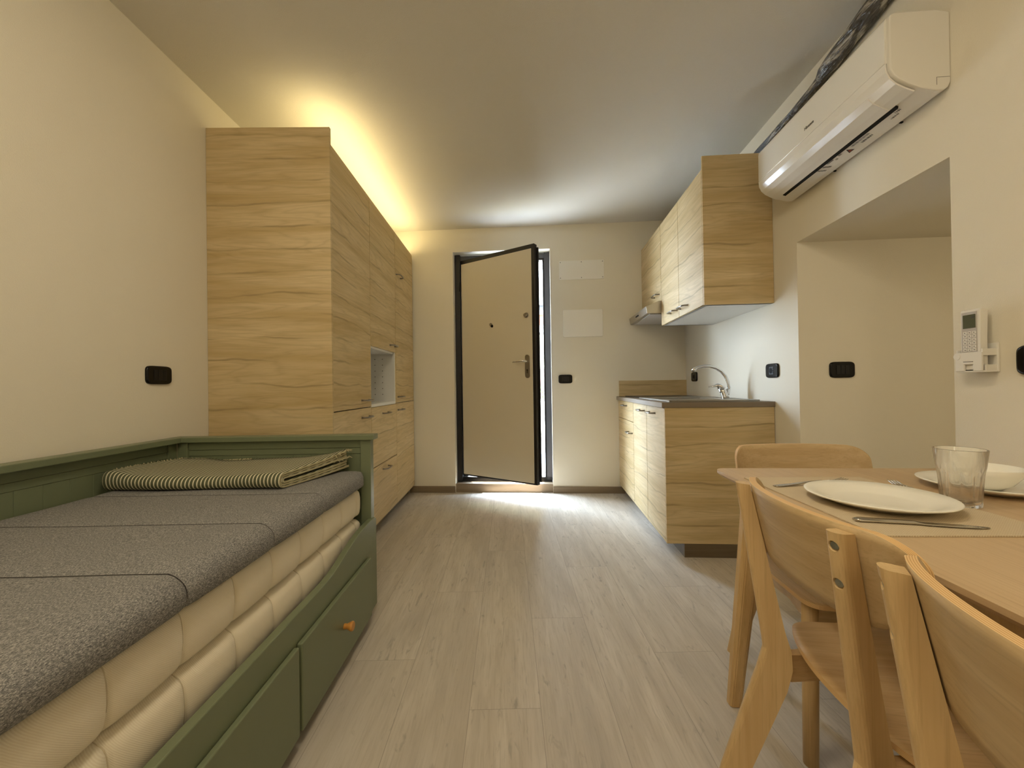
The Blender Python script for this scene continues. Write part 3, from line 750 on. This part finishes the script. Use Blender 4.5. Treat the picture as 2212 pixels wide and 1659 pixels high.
g = G(); g.box(BX0, BX1+.008, BY0-.012, BY0+TH+.014, .7825, .806, .003); part('top_rail', g, 'bed_paint', t)
g = G(); g.box(BX0, BX0+.06, BY0+TH+.0145, BY1-TH-.0145, .7825, .806, .003); part('top_rail', g, 'bed_paint', t)
# front rail with swooping shoulders
pts = [(BY0, .03), (BY1-.002, .03), (BY1-.002, .418)]
sw = [(1.84, .428), (1.78, .430), (1.72, .428), (1.66, .424), (1.60, .416), (1.55, .406), (1.50, .395), (1.45, .383), (1.40, .3745), (1.34, .370)]
pts += sw + [(BY1+BY0-y, z) for y, z in reversed(sw)] + [(BY0, .418)]
g = G(); g.prism(pts, 0, BX1-.024, BX1, .003, 2)
part('front_rail', g, 'bed_paint', t)
for k in range(3):
    y1 = 1.738-k*.596; y0 = y1-.582
    d = part('drawer', G().box(BX1+.0008, BX1+.0165, y0, y1, .040, .289, .004, 3), 'bed_paint', t)
    g = G(); yc, zc = (y0+y1)/2+.0, .166
    prof = [(.009, .0), (.010, .004), (.0085, .010), (.0125, .018), (.0165, .026), (.0165, .031), (.014, .034)]
    h = G(); h.lathe(prof, (0, 0, 0), 24)
    for v in h.bm.verts: v.co = Vector((BX1+.0160+v.co.z, yc+v.co.x, zc+v.co.y))
    me = bpy.data.meshes.new('x'); h.bm.to_mesh(me); g.bm.from_mesh(me); h.bm.free()
    part('knob', g, 'knob_wood', d, 'small turned wooden knob')
g = G(); g.box(BX0+.04, BX1-.03, BY0+TH+.01, BY1-TH-.01, .27, .30); part('slatted_base', g, 'bed_paint', t)

def mattress(name, label, z0, z1, x0, x1, y0, y1, r, seams, mat, thread, bulge=.006, seamdepth=.005, over=0, topseam=False, cat='mattress'):
    """rounded slab whose surface pulls in at the seams across the bed"""
    t = thing(name, label, cat, ((x0+x1)/2, (y0+y1)/2, z0))
    # cross-section in (x,z)
    sec = []
    def arc(cx, cz, a0, a1, n=8):
        for i in range(n+1):
            a = math.radians(a0+(a1-a0)*i/n); sec.append((cx+r*math.cos(a), cz+r*math.sin(a)))
    arc(x0+r, z1-r, 180, 90); nn = 14
    for i in range(1, nn): sec.append((x0+r+(x1-x0-2*r)*i/nn, z1))
    arc(x1-r, z1-r, 90, 0)
    r2 = min(r, .02)
    for i in range(1, 5): sec.append((x1, z1-r+(z0+r2-(z1-r))*i/5))
    for i in range(6):
        a = math.radians(0-90*i/5); sec.append((x1-r2+r2*math.cos(a), z0+r2+r2*math.sin(a)))
    for i in range(6):
        a = math.radians(-90-90*i/5); sec.append((x0+r2+r2*math.cos(a), z0+r2+r2*math.sin(a)))
    ys = []; n = int((y1-y0)/.0125)
    for i in range(n+1): ys.append(y0+(y1-y0)*i/n)
    for s_ in seams:
        if y0 < s_ < y1: ys += [s_-.006, s_-.003, s_, s_+.003, s_+.006]
    ys = sorted(set(round(v, 5) for v in ys))
    g = G(); rings = []; cx, cz = (x0+x1)/2, (z0+z1)/2
    for y in ys:
        dd = min([abs(y-s_) for s_ in seams]+[9]); k = seamdepth*math.exp(-dd/.006)+seamdepth*.5*math.exp(-dd/.025)
        e = min(y-y0, y1-y); ce = 1 if e > r else math.sqrt(max(0, 1-((r-e)/r)**2)); ce_in = r*(1-ce)
        ring = []
        for (x, z) in sec:
            px, pz = x, z
            top = 1 if z > cz else 0
            # face bulge on the right side
            if x > x1-r*.2: px += bulge*math.sin(PI*min(1, max(0, (z-z0)/(z1-z0))))
            kx = k if x > x1-r else 0
            kz = k*(.55 if topseam else 0) if z > z1-r*.9 else 0
            px -= kx; pz -= kz
            px = min(px, x1+bulge-ce_in*.9); px = max(px, x0+ce_in*.9)
            pz = min(pz, z1-ce_in*.6)
            wob = noise.noise(Vector((x*5, y*4, z*3)))*.003
            ring.append(g.bm.verts.new((px, y, pz+(wob if top else 0))))
        rings.append(ring)
    m_ = len(sec)
    for i in range(len(rings)-1):
        for k in range(m_): g.bm.faces.new((rings[i][k], rings[i][(k+1) % m_], rings[i+1][(k+1) % m_], rings[i+1][k])).smooth = True
    g.bm.faces.new(rings[0]); g.bm.faces.new(rings[-1])
    part('cover', g, mat, t)
    # stitched seam lines on the visible faces
    for s_ in seams:
        if not (y0 < s_ < y1): continue
        pth = []
        for (x, z) in sec[: 9+nn-1+9+4]:
            if not topseam and x < x1-r*1.2: continue
            k = seamdepth*1.5
            px = x-(k if x > x1-r else 0)+(bulge*math.sin(PI*min(1, max(0, (z-z0)/(z1-z0)))) if x > x1-r*.2 else 0)
            pth.append((px+.0005, s_, z-(k*.55 if topseam and z > z1-r*.9 else 0)+.0008+noise.noise(Vector((x*5, s_*4, z*3)))*.003))
        part('seam', G().tube(pth, .0012, 6), thread, t)
    return t
mattress('mattress_topper', 'dark grey melange topper lying on the two white mattresses', .578, .653, -1.482, -.638, -.195, 1.803, .042, [.17, .49, .81, 1.11, 1.42], 'melange_fabric', 'seam_thread', bulge=.002, seamdepth=.006, topseam=True, cat='mattress topper')
ws = [1.748-.154*k for k in range(13)]
mattress('mattress', 'upper of the two white quilted mattresses, just below the grey topper', .4500, .5735, -1.48, -.664, -.19, 1.795, .022, ws, 'mattress_ticking', 'ticking_thread', bulge=.009, seamdepth=.007)
mattress('mattress', 'lower white quilted mattress resting in the daybed behind its front rail', .302, .4425, -1.48, -.662, -.19, 1.795, .03, ws, 'mattress_ticking', 'ticking_thread', bulge=.009, seamdepth=.007)

# folded throw
t = thing('blanket', 'folded olive and cream striped throw with fringes at the far end of the daybed', 'blanket', (-1.1, 1.65, .655))
def sweep(path, th, xl, xr, zadd, g, n=90):
    """path: list of (y,z) centre line, thickened by th, swept along x"""
    m_ = len(path); prof = []
    for side in (1, -1):
        idx = range(m_) if side == 1 else range(m_-1, -1, -1)
        for i in idx:
            p0 = Vector(path[max(i-1, 0)]); p1 = Vector(path[min(i+1, m_-1)]); tt = (p1-p0).normalized(); nn_ = Vector((-tt.y, tt.x))
            q = Vector(path[i])+nn_*th/2*side; prof.append(q)
    rings = []
    for k in range(n+1):
        u = k/n; ring = []
        for q in prof:
            y, z = q; x = xl(y)+(xr(y)-xl(y))*u
            ring.append(g.bm.verts.new((x, y+.004*math.sin(u*9+z*40), z+zadd(u, y, z))))
        rings.append(ring)
    M_ = len(prof)
    for i in range(n):
        for k in range(M_): g.bm.faces.new((rings[i][k], rings[i][(k+1) % M_], rings[i+1][(k+1) % M_], rings[i+1][k])).smooth = True
    for rr in (rings[0], rings[-1]): g.bm.faces.new(rr).material_index = 1
def upath(yf, yb, zb, zt, n=9):
    r = (zt-zb)/2; cz = (zt+zb)/2; p = [(yb+(yf+r-yb)*i/10, zb) for i in range(10)]
    p += [(yf+r-r*math.sin(PI*i/n), cz-r*math.cos(PI*i/n)) for i in range(n+1)]
    p += [(yf+r+(yb-yf-r)*i/10, zt) for i in range(1, 11)]
    return p
fy = lambda y: max(0, min(1, (y-1.47)/.33))
xl = lambda y: -1.462+.03*fy(y); xr = lambda y: -.825+.115*fy(y)
def zadd(u, y, z):
    k = (z-.655)/.045
    a = .016*math.exp(-((u-.0)/.10)**2)*k*(1-.3*fy(y)) + .030*math.exp(-((u-1)/.20)**2)*fy(y)**1.5*k + .004*math.sin(u*7+y*9)*k
    a += .012*max(0, u-.9)*10*fy(y)**2
    return a + .010*math.exp(-((u-.15)/.09)**2)*fy(y)*k
g = G()
sweep(upath(1.462, 1.80, .6585, .7030), .0058, xl, xr, zadd, g)
sweep(upath(1.470, 1.79, .6660, .6955), .0058, xl, lambda y: xr(y)-.003, zadd, g)
sweep(upath(1.480, 1.79, .6735, .6880), .0058, xl, lambda y: xr(y)-.001, zadd, g)
part('cloth', g, ['striped_cotton', 'fringe_cotton'], t)
g = G()
for k in range(60):
    s_ = k/59; y = 1.50+.29*s_; lay = k % 2
    for side, xx in ((-1, xl(y)), (1, xr(y))):
        if side == 1 and s_ < .72: continue
        u = 0 if side == -1 else 1
        zz = (.7005 if lay else .682); zz += zadd(u, y, zz)
        dx = side*(.018+.008*random.random()) if side == 1 else -.002+.0*side
        g.tube([(xx+(.006 if side == -1 else -.004), y, zz), (xx+dx*.5, y+random.uniform(-.004, .004), zz+.006+.006*random.random()), (xx+dx, y+random.uniform(-.008, .008), zz+random.uniform(-.004, .012))], [.0018, .0024, .0014], 6)
for k in range(46):
    x = -1.45+.30*k/45; u = (x+1.46)/.64; zz = .7005+zadd(u, 1.8, .7005)
    g.tube([(x, 1.796, zz), (x+random.uniform(-.004, .004), 1.806, zz+.006), (x+random.uniform(-.006, .006), 1.812, zz+.001)], [.002, .0026, .0014], 6)
fr = part('fringe', g, 'fringe_cotton', t); fr['kind'] = 'stuff'

# ------------------------------------------------------------------ table
TA = math.radians(5.0)
tc_ = Vector((.661, 1.294, 0)); TW, TL = .775, 1.4
t = bpy.data.objects.new('dining_table', None); COL.objects.link(t)
def TPw(u, v, z): # u across to the wall, v towards the camera
    return Vector((tc_.x+u*math.cos(TA)-v*math.sin(TA), tc_.y-u*math.sin(TA)-v*math.cos(TA), z))
t.location = TPw(TW/2, TL/2, 0); t.rotation_euler = (0, 0, -TA); OFF[t.name] = Vector((TW/2, -TL/2, 0))
meta(t, 'pale wood dining table with splayed legs against the right wall', 'table')
g = G(); out = rrect(0, TW, -TL, 0, .035, 8)
vs_t = [g.bm.verts.new((x, y, .74)) for x, y in out]; vs_m = [g.bm.verts.new((x, y, .731)) for x, y in out]
ctr = Vector((TW/2, -TL/2))
def inset(p, d):
    return (max(min(p[0], TW-d), d), max(min(p[1], -d), -TL+d))
vs_b = [g.bm.verts.new((*inset(p, .02), .716)) for p in out]; n = len(out)
g.bm.faces.new(vs_t); g.bm.faces.new(vs_b[::-1])
for i in range(n):
    j = (i+1) % n
    g.bm.faces.new((vs_t[i], vs_t[j], vs_m[j], vs_m[i])); g.bm.faces.new((vs_m[i], vs_m[j], vs_b[j], vs_b[i]))
part('tabletop', g, 'table_veneer', t)
g = G(); g.box(.09, TW-.09, -.115, -.09, .655, .7155, .002).box(.09, TW-.09, -TL+.09, -TL+.115, .655, .7155, .002).box(.075, .10, -TL+.1, -.1, .655, .7155, .002).box(TW-.10, TW-.075, -TL+.1, -.1, .655, .7155, .002)
part('apron', g, 'table_leg_wood', t)
for (u, v) in ((0, 0), (1, 0), (0, 1), (1, 1)):
    su = 1 if u == 0 else -1; sv = -1 if v == 0 else 1
    ux = 0 if u == 0 else TW; vy = 0 if v == 0 else -TL
    top = Vector((ux+su*.088, vy+sv*.085, .7155)); bot = Vector((ux+su*.042, vy+sv*.020, 0))
    g = G(); rings = []
    for k in range(5):
        s_ = k/4; c = top.lerp(bot, s_); w = .033*(1-s_)+.019*s_; d = .027*(1-s_)+.018*s_
        rings.append([g.bm.verts.new((c.x+w*a*su, c.y+d*b*sv, c.z)) for a, b in ((-1, -.55), (-.55, -1), (1, -1), (1, .7), (.5, 1), (-.6, 1), (-1, .6))])
    for i in range(4):
        for k in range(7): g.bm.faces.new((rings[i][k], rings[i][(k+1) % 7], rings[i+1][(k+1) % 7], rings[i+1][k]))
    g.bm.faces.new(rings[0]); g.bm.faces.new(rings[-1])
    bmesh.ops.recalc_face_normals(g.bm, faces=g.bm.faces)
    bmesh.ops.bevel(g.bm, geom=list(g.bm.edges), offset=.0025, segments=2, affect='EDGES')
    part('leg', g, 'table_leg_wood', t)

# ------------------------------------------------------------------ chairs
def shell(g, nu, nv, fo, fi):
    """closed sheet; fo/fi give outer and inner points for (i/nu, j/nv); rim gets uv across the thickness"""
    uvl = g.bm.loops.layers.uv.new('UVMap')
    A = g.grid(nu, nv, fo); Bv = g.grid(nu, nv, fi)
    rim = []
    rim += [(i, 0) for i in range(nu)] + [(nu, j) for j in range(nv)] + [(i, nv) for i in range(nu, 0, -1)] + [(0, j) for j in range(nv, 0, -1)]
    n = len(rim)
    for k in range(n):
        i, j = rim[k]; i2, j2 = rim[(k+1) % n]
        f = g.bm.faces.new((A[i][j], A[i2][j2], Bv[i2][j2], Bv[i][j])); f.material_index = 1; f.smooth = False
        for lp_ in f.loops: lp_[uvl].uv = (0, .5) if lp_.vert in (A[i][j], A[i2][j2]) else (1, .5)
def make_chair(label):
    t = thing('dining_chair', label, 'chair', (0, 0, 0), group='pale plywood dining chairs around the table')
    US = .158
    LS = .180
    RA = math.radians(20)
    def turn(p, sy): return Vector((p[0]*math.cos(RA)+p[1]*sy*math.sin(RA), -p[0]*sy*math.sin(RA)+p[1]*math.cos(RA)+sy*US, p[2]))
    for sy in (-1, 1):
        back = [(-.070, 0), (-.040, .118), (.006, .275), (.034, .365), (.048, .42), (.042, .47), (0, .785)]
        front = [(.028, .783), (.090, .465), (.101, .425), (.103, .385), (.092, .335), (.022, .14), (-.032, 0)]
        back = [(a-.012, b) for a, b in back]; front = [(a-.012, b) for a, b in front]
        g = G(); g.prism(back+front, 1, -.0138, .0138, 0)
        # round the rear edges more than the front ones
        es = [e for e in g.bm.edges if abs(e.verts[0].co.y-e.verts[1].co.y) < 1e-6]
        bset = set((round(a, 4), round(b, 4)) for a, b in back)
        eb = [e for e in es if all((round(v.co.x, 4), round(v.co.z, 4)) in bset for v in e.verts)]
        ef = [e for e in es if e not in eb]
        bmesh.ops.bevel(g.bm, geom=eb, offset=.0105, segments=4, profile=.5, affect='EDGES', clamp_overlap=True)
        for v in g.bm.verts: v.co = turn(v.co, sy)
        o = obj('rear_leg', g, 'chair_wood_upright', t)
        # recessed screw holes
        cut = G()
        def scr(z):
            xb = (.785-z)*(.042/.315)-.012; c = turn((xb, 0, z), sy); dirx = (turn((xb-1, 0, z-.133), sy)-c).normalized(); return c, dirx
        for z in (.763, .705):
            c, dirx = scr(z); cut.cyl(c+dirx*.01, c-dirx*.009, .0082, n=24)
        co = obj('cutter', cut, 'dark_hole', t)
        bake(o, [('BOOLEAN', dict(object=co, operation='DIFFERENCE', solver='EXACT'))])
        bpy.data.objects.remove(co)
        for z in (.763, .705):
            c, dirx = scr(z); c = c-dirx*.0068
            s_ = G(); s_.cyl(c, c+dirx*.0045, .0068, .0060, 20); s_.cyl(c+dirx*.0045, c+dirx*.0050, .0030, .0028, 6)
            so = obj('screw', s_, 'screw_steel', o); so.parent = o
    # backrest shell
    HY = .218; Z0, Z1 = .634, .792
    def outline(u, v):
        y = (2*u-1)*HY; q = abs(2*u-1)
        # corner rounding in (y,z)
        rt, rb = .045, .095
        e = HY-abs(y)
        zt = Z1-(rt-math.sqrt(max(0, rt*rt-(rt-e)**2)) if e < rt else 0)
        zb = Z0+((rb-math.sqrt(max(0, rb*rb-(rb-e)**2)))*.9 if e < rb else 0)
        if zb > zt-.004: zb = zt-.004
        return y, zb+(zt-zb)*v
    def surf(u, v, off):
        u = .5+.5*math.sin((u-.5)*PI)          # denser towards the ends
        y, z = outline(u, v); return Vector((-.012+.050*(y/HY)**2+.022*(y/HY)**6+.215*(Z1-z)+off, y, z))
    g = G(); g.uv = None
    shell(g, 56, 10, lambda u, v: surf(u, v, 0), lambda u, v: surf(u, v, .0135))
    obj('backrest', g, ['chair_wood_wide', 'plywood_edge'], t)
    # seat shell
    def seat(u, v, off):
        a = 2*u-1; b = v
        # width profile along x
        x0 = .080; x1 = .450
        hw = .207
        y = a*hw
        e = 1-abs(a)
        xb = x0+.050*abs(a)**2.2 + (.03*(1-math.sqrt(max(0, 1-(1-e/.12)**2))) if e < .12 else 0)
        xf = x1-.018*a*a-(.04*(1-math.sqrt(max(0, 1-(1-e/.15)**2))) if e < .15 else 0)
        x = xb+(xf-xb)*b
        dish = -.008*(1-a*a)*math.sin(PI*min(1, b*1.0))
        return Vector((x, y, .442+dish+off))
    g = G(); shell(g, 40, 20, lambda u, v: seat(.5+.5*math.sin((u-.5)*PI), v, 0), lambda u, v: seat(.5+.5*math.sin((u-.5)*PI), v, -.011))
    obj('seat', g, ['chair_wood_long', 'plywood_edge'], t)
    # rails
    g = G()
    n = 14; A_ = []
    for k in range(n+1):
        y = (-1+2*k/n)*.135; x = .165
        A_.append([g.bm.verts.new((x, y, .350+.008*(1-(y/LS)**2))), g.bm.verts.new((x+.019, y, .350)), g.bm.verts.new((x+.019, y, .408)), g.bm.verts.new((x, y, .408))])
    for k in range(n):
        for q in range(4): g.bm.faces.new((A_[k][q], A_[k][(q+1) % 4], A_[k+1][(q+1) % 4], A_[k+1][q]))
    g.bm.faces.new(A_[0]); g.bm.faces.new(A_[-1])
    obj('rear_rail', g, 'chair_wood_wide', t)
    for sy in (-1, 1):
        g = G(); g.prism([(.078, .357), (.15, .357), (.28, .380), (.37, .376), (.400, .376), (.400, .428), (.14, .428), (.10, .418), (.078, .418)], 1, -.010, .010, .002)
        for v in g.bm.verts: v.co.y += sy*(.128+(LS-.128)*min(1, max(0, (v.co.x-.09)/.30)))
        obj('side_rail', g, 'chair_wood_long', t)
    g = G(); g.prism([(-LS, .376), (-LS+.05, .376), (-LS+.085, .402), (LS-.085, .402), (LS-.05, .376), (LS, .376), (LS, .428), (-LS, .428)], 0, .385, .403, .002)
    obj('front_rail', g, 'chair_wood_wide', t)
    for sy in (-1, 1):
        g = G(); g.tube([(.392, sy*(LS+.006), 0), (.391, sy*(LS+.003), .2), (.390, sy*LS, .430)], [.0175, .0185, .019], 20, 1.05)
        obj('front_leg', g, 'chair_wood_upright', t)
    return t
ch = make_chair('pale plywood chair in front of the plate with knife and fork')
ch.location = (.519, .768, 0); ch.rotation_euler = (0, 0, math.radians(-6.5))
def cset(o, ref, loc, ang): o.location = loc; o.rotation_euler = (0, 0, math.radians(ang))
c2_ = tree_copy(ch, (.434, .336, 0), math.radians(-12), 'pale plywood chair nearest the camera, cut off by the lower right picture corner')
c3_ = tree_copy(ch, (1.008, 1.440, 0), -PI/2-.0821, 'pale plywood chair at the far head of the table, its backrest facing the kitchen')

# ------------------------------------------------------------------ tableware
ZT_ = .7405
def on_table(name, label, cat, x, y, rot=0, group=None):
    o = thing(name, label, cat, (x, y, ZT_), group=group); return o
# placemat
mm = bpy.data.objects.new('placemat', None)
g = G(); h = G(); h.prism(rrect(-.16, .16, -.225, .225, .003, 3), 2, 0, .0022)
ca, sa = math.cos(-TA), math.sin(-TA)
for v in h.bm.verts: v.co = Vector((v.co.x, v.co.y, v.co.z))
me = bpy.data.meshes.new('placemat'); h.bm.to_mesh(me); h.bm.free(); me.materials.append(M['mat_weave'])
bpy.data.objects.remove(mm)
mat_o = bpy.data.objects.new('placemat', me); COL.objects.link(mat_o); mat_o.location = (.822, .915, ZT_); mat_o.rotation_euler = (0, 0, -math.radians(3))
meta(mat_o, 'beige woven placemat lying under the empty white dinner plate', 'placemat')
ZMAT = ZT_+.0024
def plate_obj(label, x, y, z, r, h):
    prof = [(.0, .004), (r*.55, .004), (r*.62, .0065), (r*.80, h*.70), (r*.985, h), (r, h-.0008), (r*.985, h-.0035), (r*.80, h*.70-.005), (r*.62, .0), (r*.58, 0), (r*.56, .0015), (0.0, .0015)]
    prof[0] = (.0005, .004); prof[-1] = (.0005, .0015)
    g = G(); g.lathe(prof, (x, y, z), 72); return meta(obj('plate', g, 'porcelain', loc=(x, y, z)), label, 'plate')
plate_obj('empty white dinner plate on the woven placemat, nearest the chair', .812, .882, ZMAT, .131, .022)
plate_obj('white dinner plate under the bowl on the far right of the table', 1.185, .985, ZT_, .128, .021)
g = G(); bx_, by_ = 1.175, .99
prof = [(.0005, .008), (.03, .009), (.05, .018), (.068, .040), (.0735, .052), (.0755, .0522), (.0765, .051), (.071, .037), (.053, .012), (.036, .0), (.033, 0), (.032, .002), (.0005, .002)]
g.lathe(prof, (bx_, by_, ZT_+.0055), 64); meta(obj('bowl', g, 'porcelain', loc=(bx_, by_, ZT_+.0055)), 'white bowl stacked on the far right dinner plate', 'bowl')
# glass tumbler with a faceted lower half
gx, gy = .985, .868
def fac(a, r, z):
    if z < .006 or z > .079: return 1
    k = math.cos(math.pi/9)/math.cos(((a+PI/9) % (2*PI/9))-PI/9)
    w = min(1, (z-.006)/.012, (.079-z)/.012); return 1-(1-k)*w*1.5
prof = [(.0005, 0), (.028, 0), (.0315, .002), (.0325, .012), (.034, .04), (.0358, .066), (.0372, .076), (.0375, .080), (.0385, .085), (.0425, .122), (.0421, .1232), (.0415, .122), (.0374, .086), (.0335, .078), (.0295, .05), (.0272, .018), (.024, .013), (.0005, .012)]
g = G(); n = 90; rings = []
for i, (r, z) in enumerate(prof):
    md = fac if i < 10 else None
    rings.append([g.bm.verts.new((gx+r*(md(2*PI*k/n, r, z) if md else 1)*math.cos(2*PI*k/n), gy+r*(md(2*PI*k/n, r, z) if md else 1)*math.sin(2*PI*k/n), ZT_+z)) for k in range(n)])
for i in range(len(rings)-1):
    for k in range(n): g.bm.faces.new((rings[i][k], rings[i][(k+1) % n], rings[i+1][(k+1) % n], rings[i+1][k])).smooth = True
g.bm.faces.new(rings[0][::-1]); g.bm.faces.new(rings[-1])
meta(obj('drinking_glass', g, 'clear_glass', loc=(gx, gy, ZT_)), 'clear faceted drinking glass between the two white plates', 'glass')
# cutlery
def ribbon(g, stations, y0=0.0):
    """stations: (s, halfwidth, z centre, half thickness)"""
    rings = []
    for s_, w, z, th in stations:
        rings.append([g.bm.verts.new(p) for p in ((s_, y0-w, z), (s_, y0-w*.6, z+th), (s_, y0+w*.6, z+th), (s_, y0+w, z), (s_, y0+w*.6, z-th), (s_, y0-w*.6, z-th))])
    for i in range(len(rings)-1):
        for k in range(6): g.bm.faces.new((rings[i][k], rings[i][(k+1) % 6], rings[i+1][(k+1) % 6], rings[i+1][k])).smooth = True
    g.bm.faces.new(rings[0]); g.bm.faces.new(rings[-1])
def place_local(g, name, label, cat, x, y, z, ang, group=None):
    bmesh.ops.recalc_face_normals(g.bm, faces=g.bm.faces); me = bpy.data.meshes.new(name); g.bm.to_mesh(me); g.bm.free(); me.materials.append(M['cutlery_steel'])
    o = bpy.data.objects.new(name, me); COL.objects.link(o); o.location = (x, y, z); o.rotation_euler = (0, 0, ang); return meta(o, label, cat, group)
def fork_g():
    g = G(); ribbon(g, [(0, .0065, .002, .0012), (.01, .0095, .002, .0014), (.05, .0075, .004, .0014), (.10, .0035, .0085, .0017), (.135, .0038, .010, .0016), (.150, .0105, .0085, .0011), (.160, .0115, .0068, .001)])
    for k in range(4):
        yk = (k-1.5)*.0062
        h = G(); ribbon(g, [(.159, .0023, .007, .0009), (.180, .0018, .0075, .0008), (.200, .0013, .0125, .0006), (.204, .0006, .0140, .0004)], yk)
    return g
place_local(fork_g(), 'fork', 'steel fork on the placemat, left of the nearer plate, tines away', 'fork', .690, 1.040, ZMAT, math.atan2(.02, .2))
place_local(fork_g(), 'fork', 'second fork half hidden behind the nearer plate, its tines showing beside the glass', 'fork', .946, .838, ZMAT, math.atan2(.165, .040))
g = G(); ribbon(g, [(0, .006, .003, .002), (.008, .0095, .0035, .0032), (.05, .0085, .0035, .0032), (.095, .0065, .0035, .003), (.104, .0075, .003, .0018), (.112, .0095, .0025, .0008), (.16, .0105, .0022, .0007), (.19, .0085, .002, .0006), (.208, .003, .0018, .0005)])
place_local(g, 'knife', 'steel table knife on the placemat, right of the nearer plate', 'knife', .668, .775, ZMAT, math.atan2(-.055, .2))

# ------------------------------------------------------------------ courtyard behind the door
def out(name, g, mat, label, cat, kind=None): return meta(obj(name, g, mat), label, cat, kind=kind)
out('courtyard_paving', G().box(-3, 5, 4.6, 6.0, -.06, .02), 'slate', 'grey slate paving slab outside the door', 'paving', 'structure')
out('outer_ground', G().box(-8, 10, 3.9, 24, -.12, -.061), 'gravel', 'pale ground outside the door', 'ground', 'structure')
g = G()
for k in range(26): 
    x = -.4+k*.08+random.uniform(-.02, .02); r = random.uniform(.035, .06)
    bmesh.ops.create_icosphere(g.bm, subdivisions=2, radius=r, matrix=Matrix.Translation((x, 4.42+random.uniform(-.05, .05), .0+random.uniform(-.01, .03))))
for v in g.bm.verts: v.co += Vector([noise.noise(v.co*30+Vector((i, 0, 0)))*.014 for i in (0, 9, 19)])
out('stone_border', g, 'dark_stone', 'dark rough stones lying just outside the threshold', 'stones', 'stuff')
out('garden_step', G().box(-3, 5, 6.0, 6.499, -.06, .12, .02), 'render_white', 'low white step at the end of the slate paving', 'step')
out('garden_wall', G().box(-3, 5, 6.5, 6.7, -.06, .26, .015), 'render_cream', 'low cream garden wall behind the white step', 'wall')
g = G(); g.prism([(6.701, -.06), (6.701, .25), (9.3, .66), (9.3, -.06)], 0, -3, 5)
out('gravel_slope', g, 'gravel', 'sunlit gravel bank rising behind the cream garden wall', 'gravel', 'stuff')
g = G(); g.cyl((.62, 8.2, .505), (.62, 8.2, .72), .06, n=24); g.lathe([(.06, 0), (.055, .03), (.035, .055), (.001, .063)], (.62, 8.2, .72), 24)
out('bollard', g, 'render_white', 'small round topped white bollard on the gravel bank', 'bollard')
g = G()
for k in range(150):
    c = Vector((.80+random.gauss(0, .14), 9.0+random.gauss(0, .08), .72+abs(random.gauss(0, .12))))
    d = Vector((random.gauss(0, 1), random.gauss(0, 1), random.uniform(.2, 1))).normalized()*.07; w = d.cross(Vector((0, 0, 1))).normalized()*.02
    q = [c, c+d*.5+w, c+d, c+d*.5-w]; g.bm.faces.new([g.bm.verts.new(p) for p in q])
out('shrub', g, 'leaf_green', 'small green shrub against the foot of the far house', 'shrub')
t = thing('house', 'house across the courtyard seen through the gap of the open door', 'house', (.9, 10, 0))
yz = 9.4
part('brown_base', G().box(-3, 6, yz, yz+.3, .2, 1.42), 'render_brown', t)
part('cream_wall', G().box(-3, 6, yz-.01, yz+.3, 1.42, 2.22), 'render_cream', t)
part('white_band', G().box(-3, 6, yz-.03, yz+.3, 2.26, 2.43), 'render_white', t)
part('dark_joint', G().box(-3, 6, yz-.05, yz+.3, 2.22, 2.26), 'iron', t)
part('block_wall', G().box(-3, 6, yz-.01, yz+.3, 2.43, 2.68), 'terracotta_blocks', t, 'terracotta coloured block wall')
part('sill_band', G().box(-3, 6, yz-.12, yz+.3, 2.68, 2.76), 'stone_grey', t)
part('dark_gap', G().box(-3, 6, yz+.1, yz+.3, 2.76, 2.92), 'iron', t)
part('stone_wall', G().box(-3, 6, yz, yz+.3, 2.92, 3.32), 'stone_grey', t)
part('upper_wall', G().box(-3, 6, yz+.8, yz+1.1, 2.9, 4.6), 'render_white', t)
g = G(); g.cyl((.665, 9.2, .652), (.665, 9.2, 1.6), .02, n=12); out('garden_post', g, 'render_white', 'thin white post in front of the cream house wall', 'post')
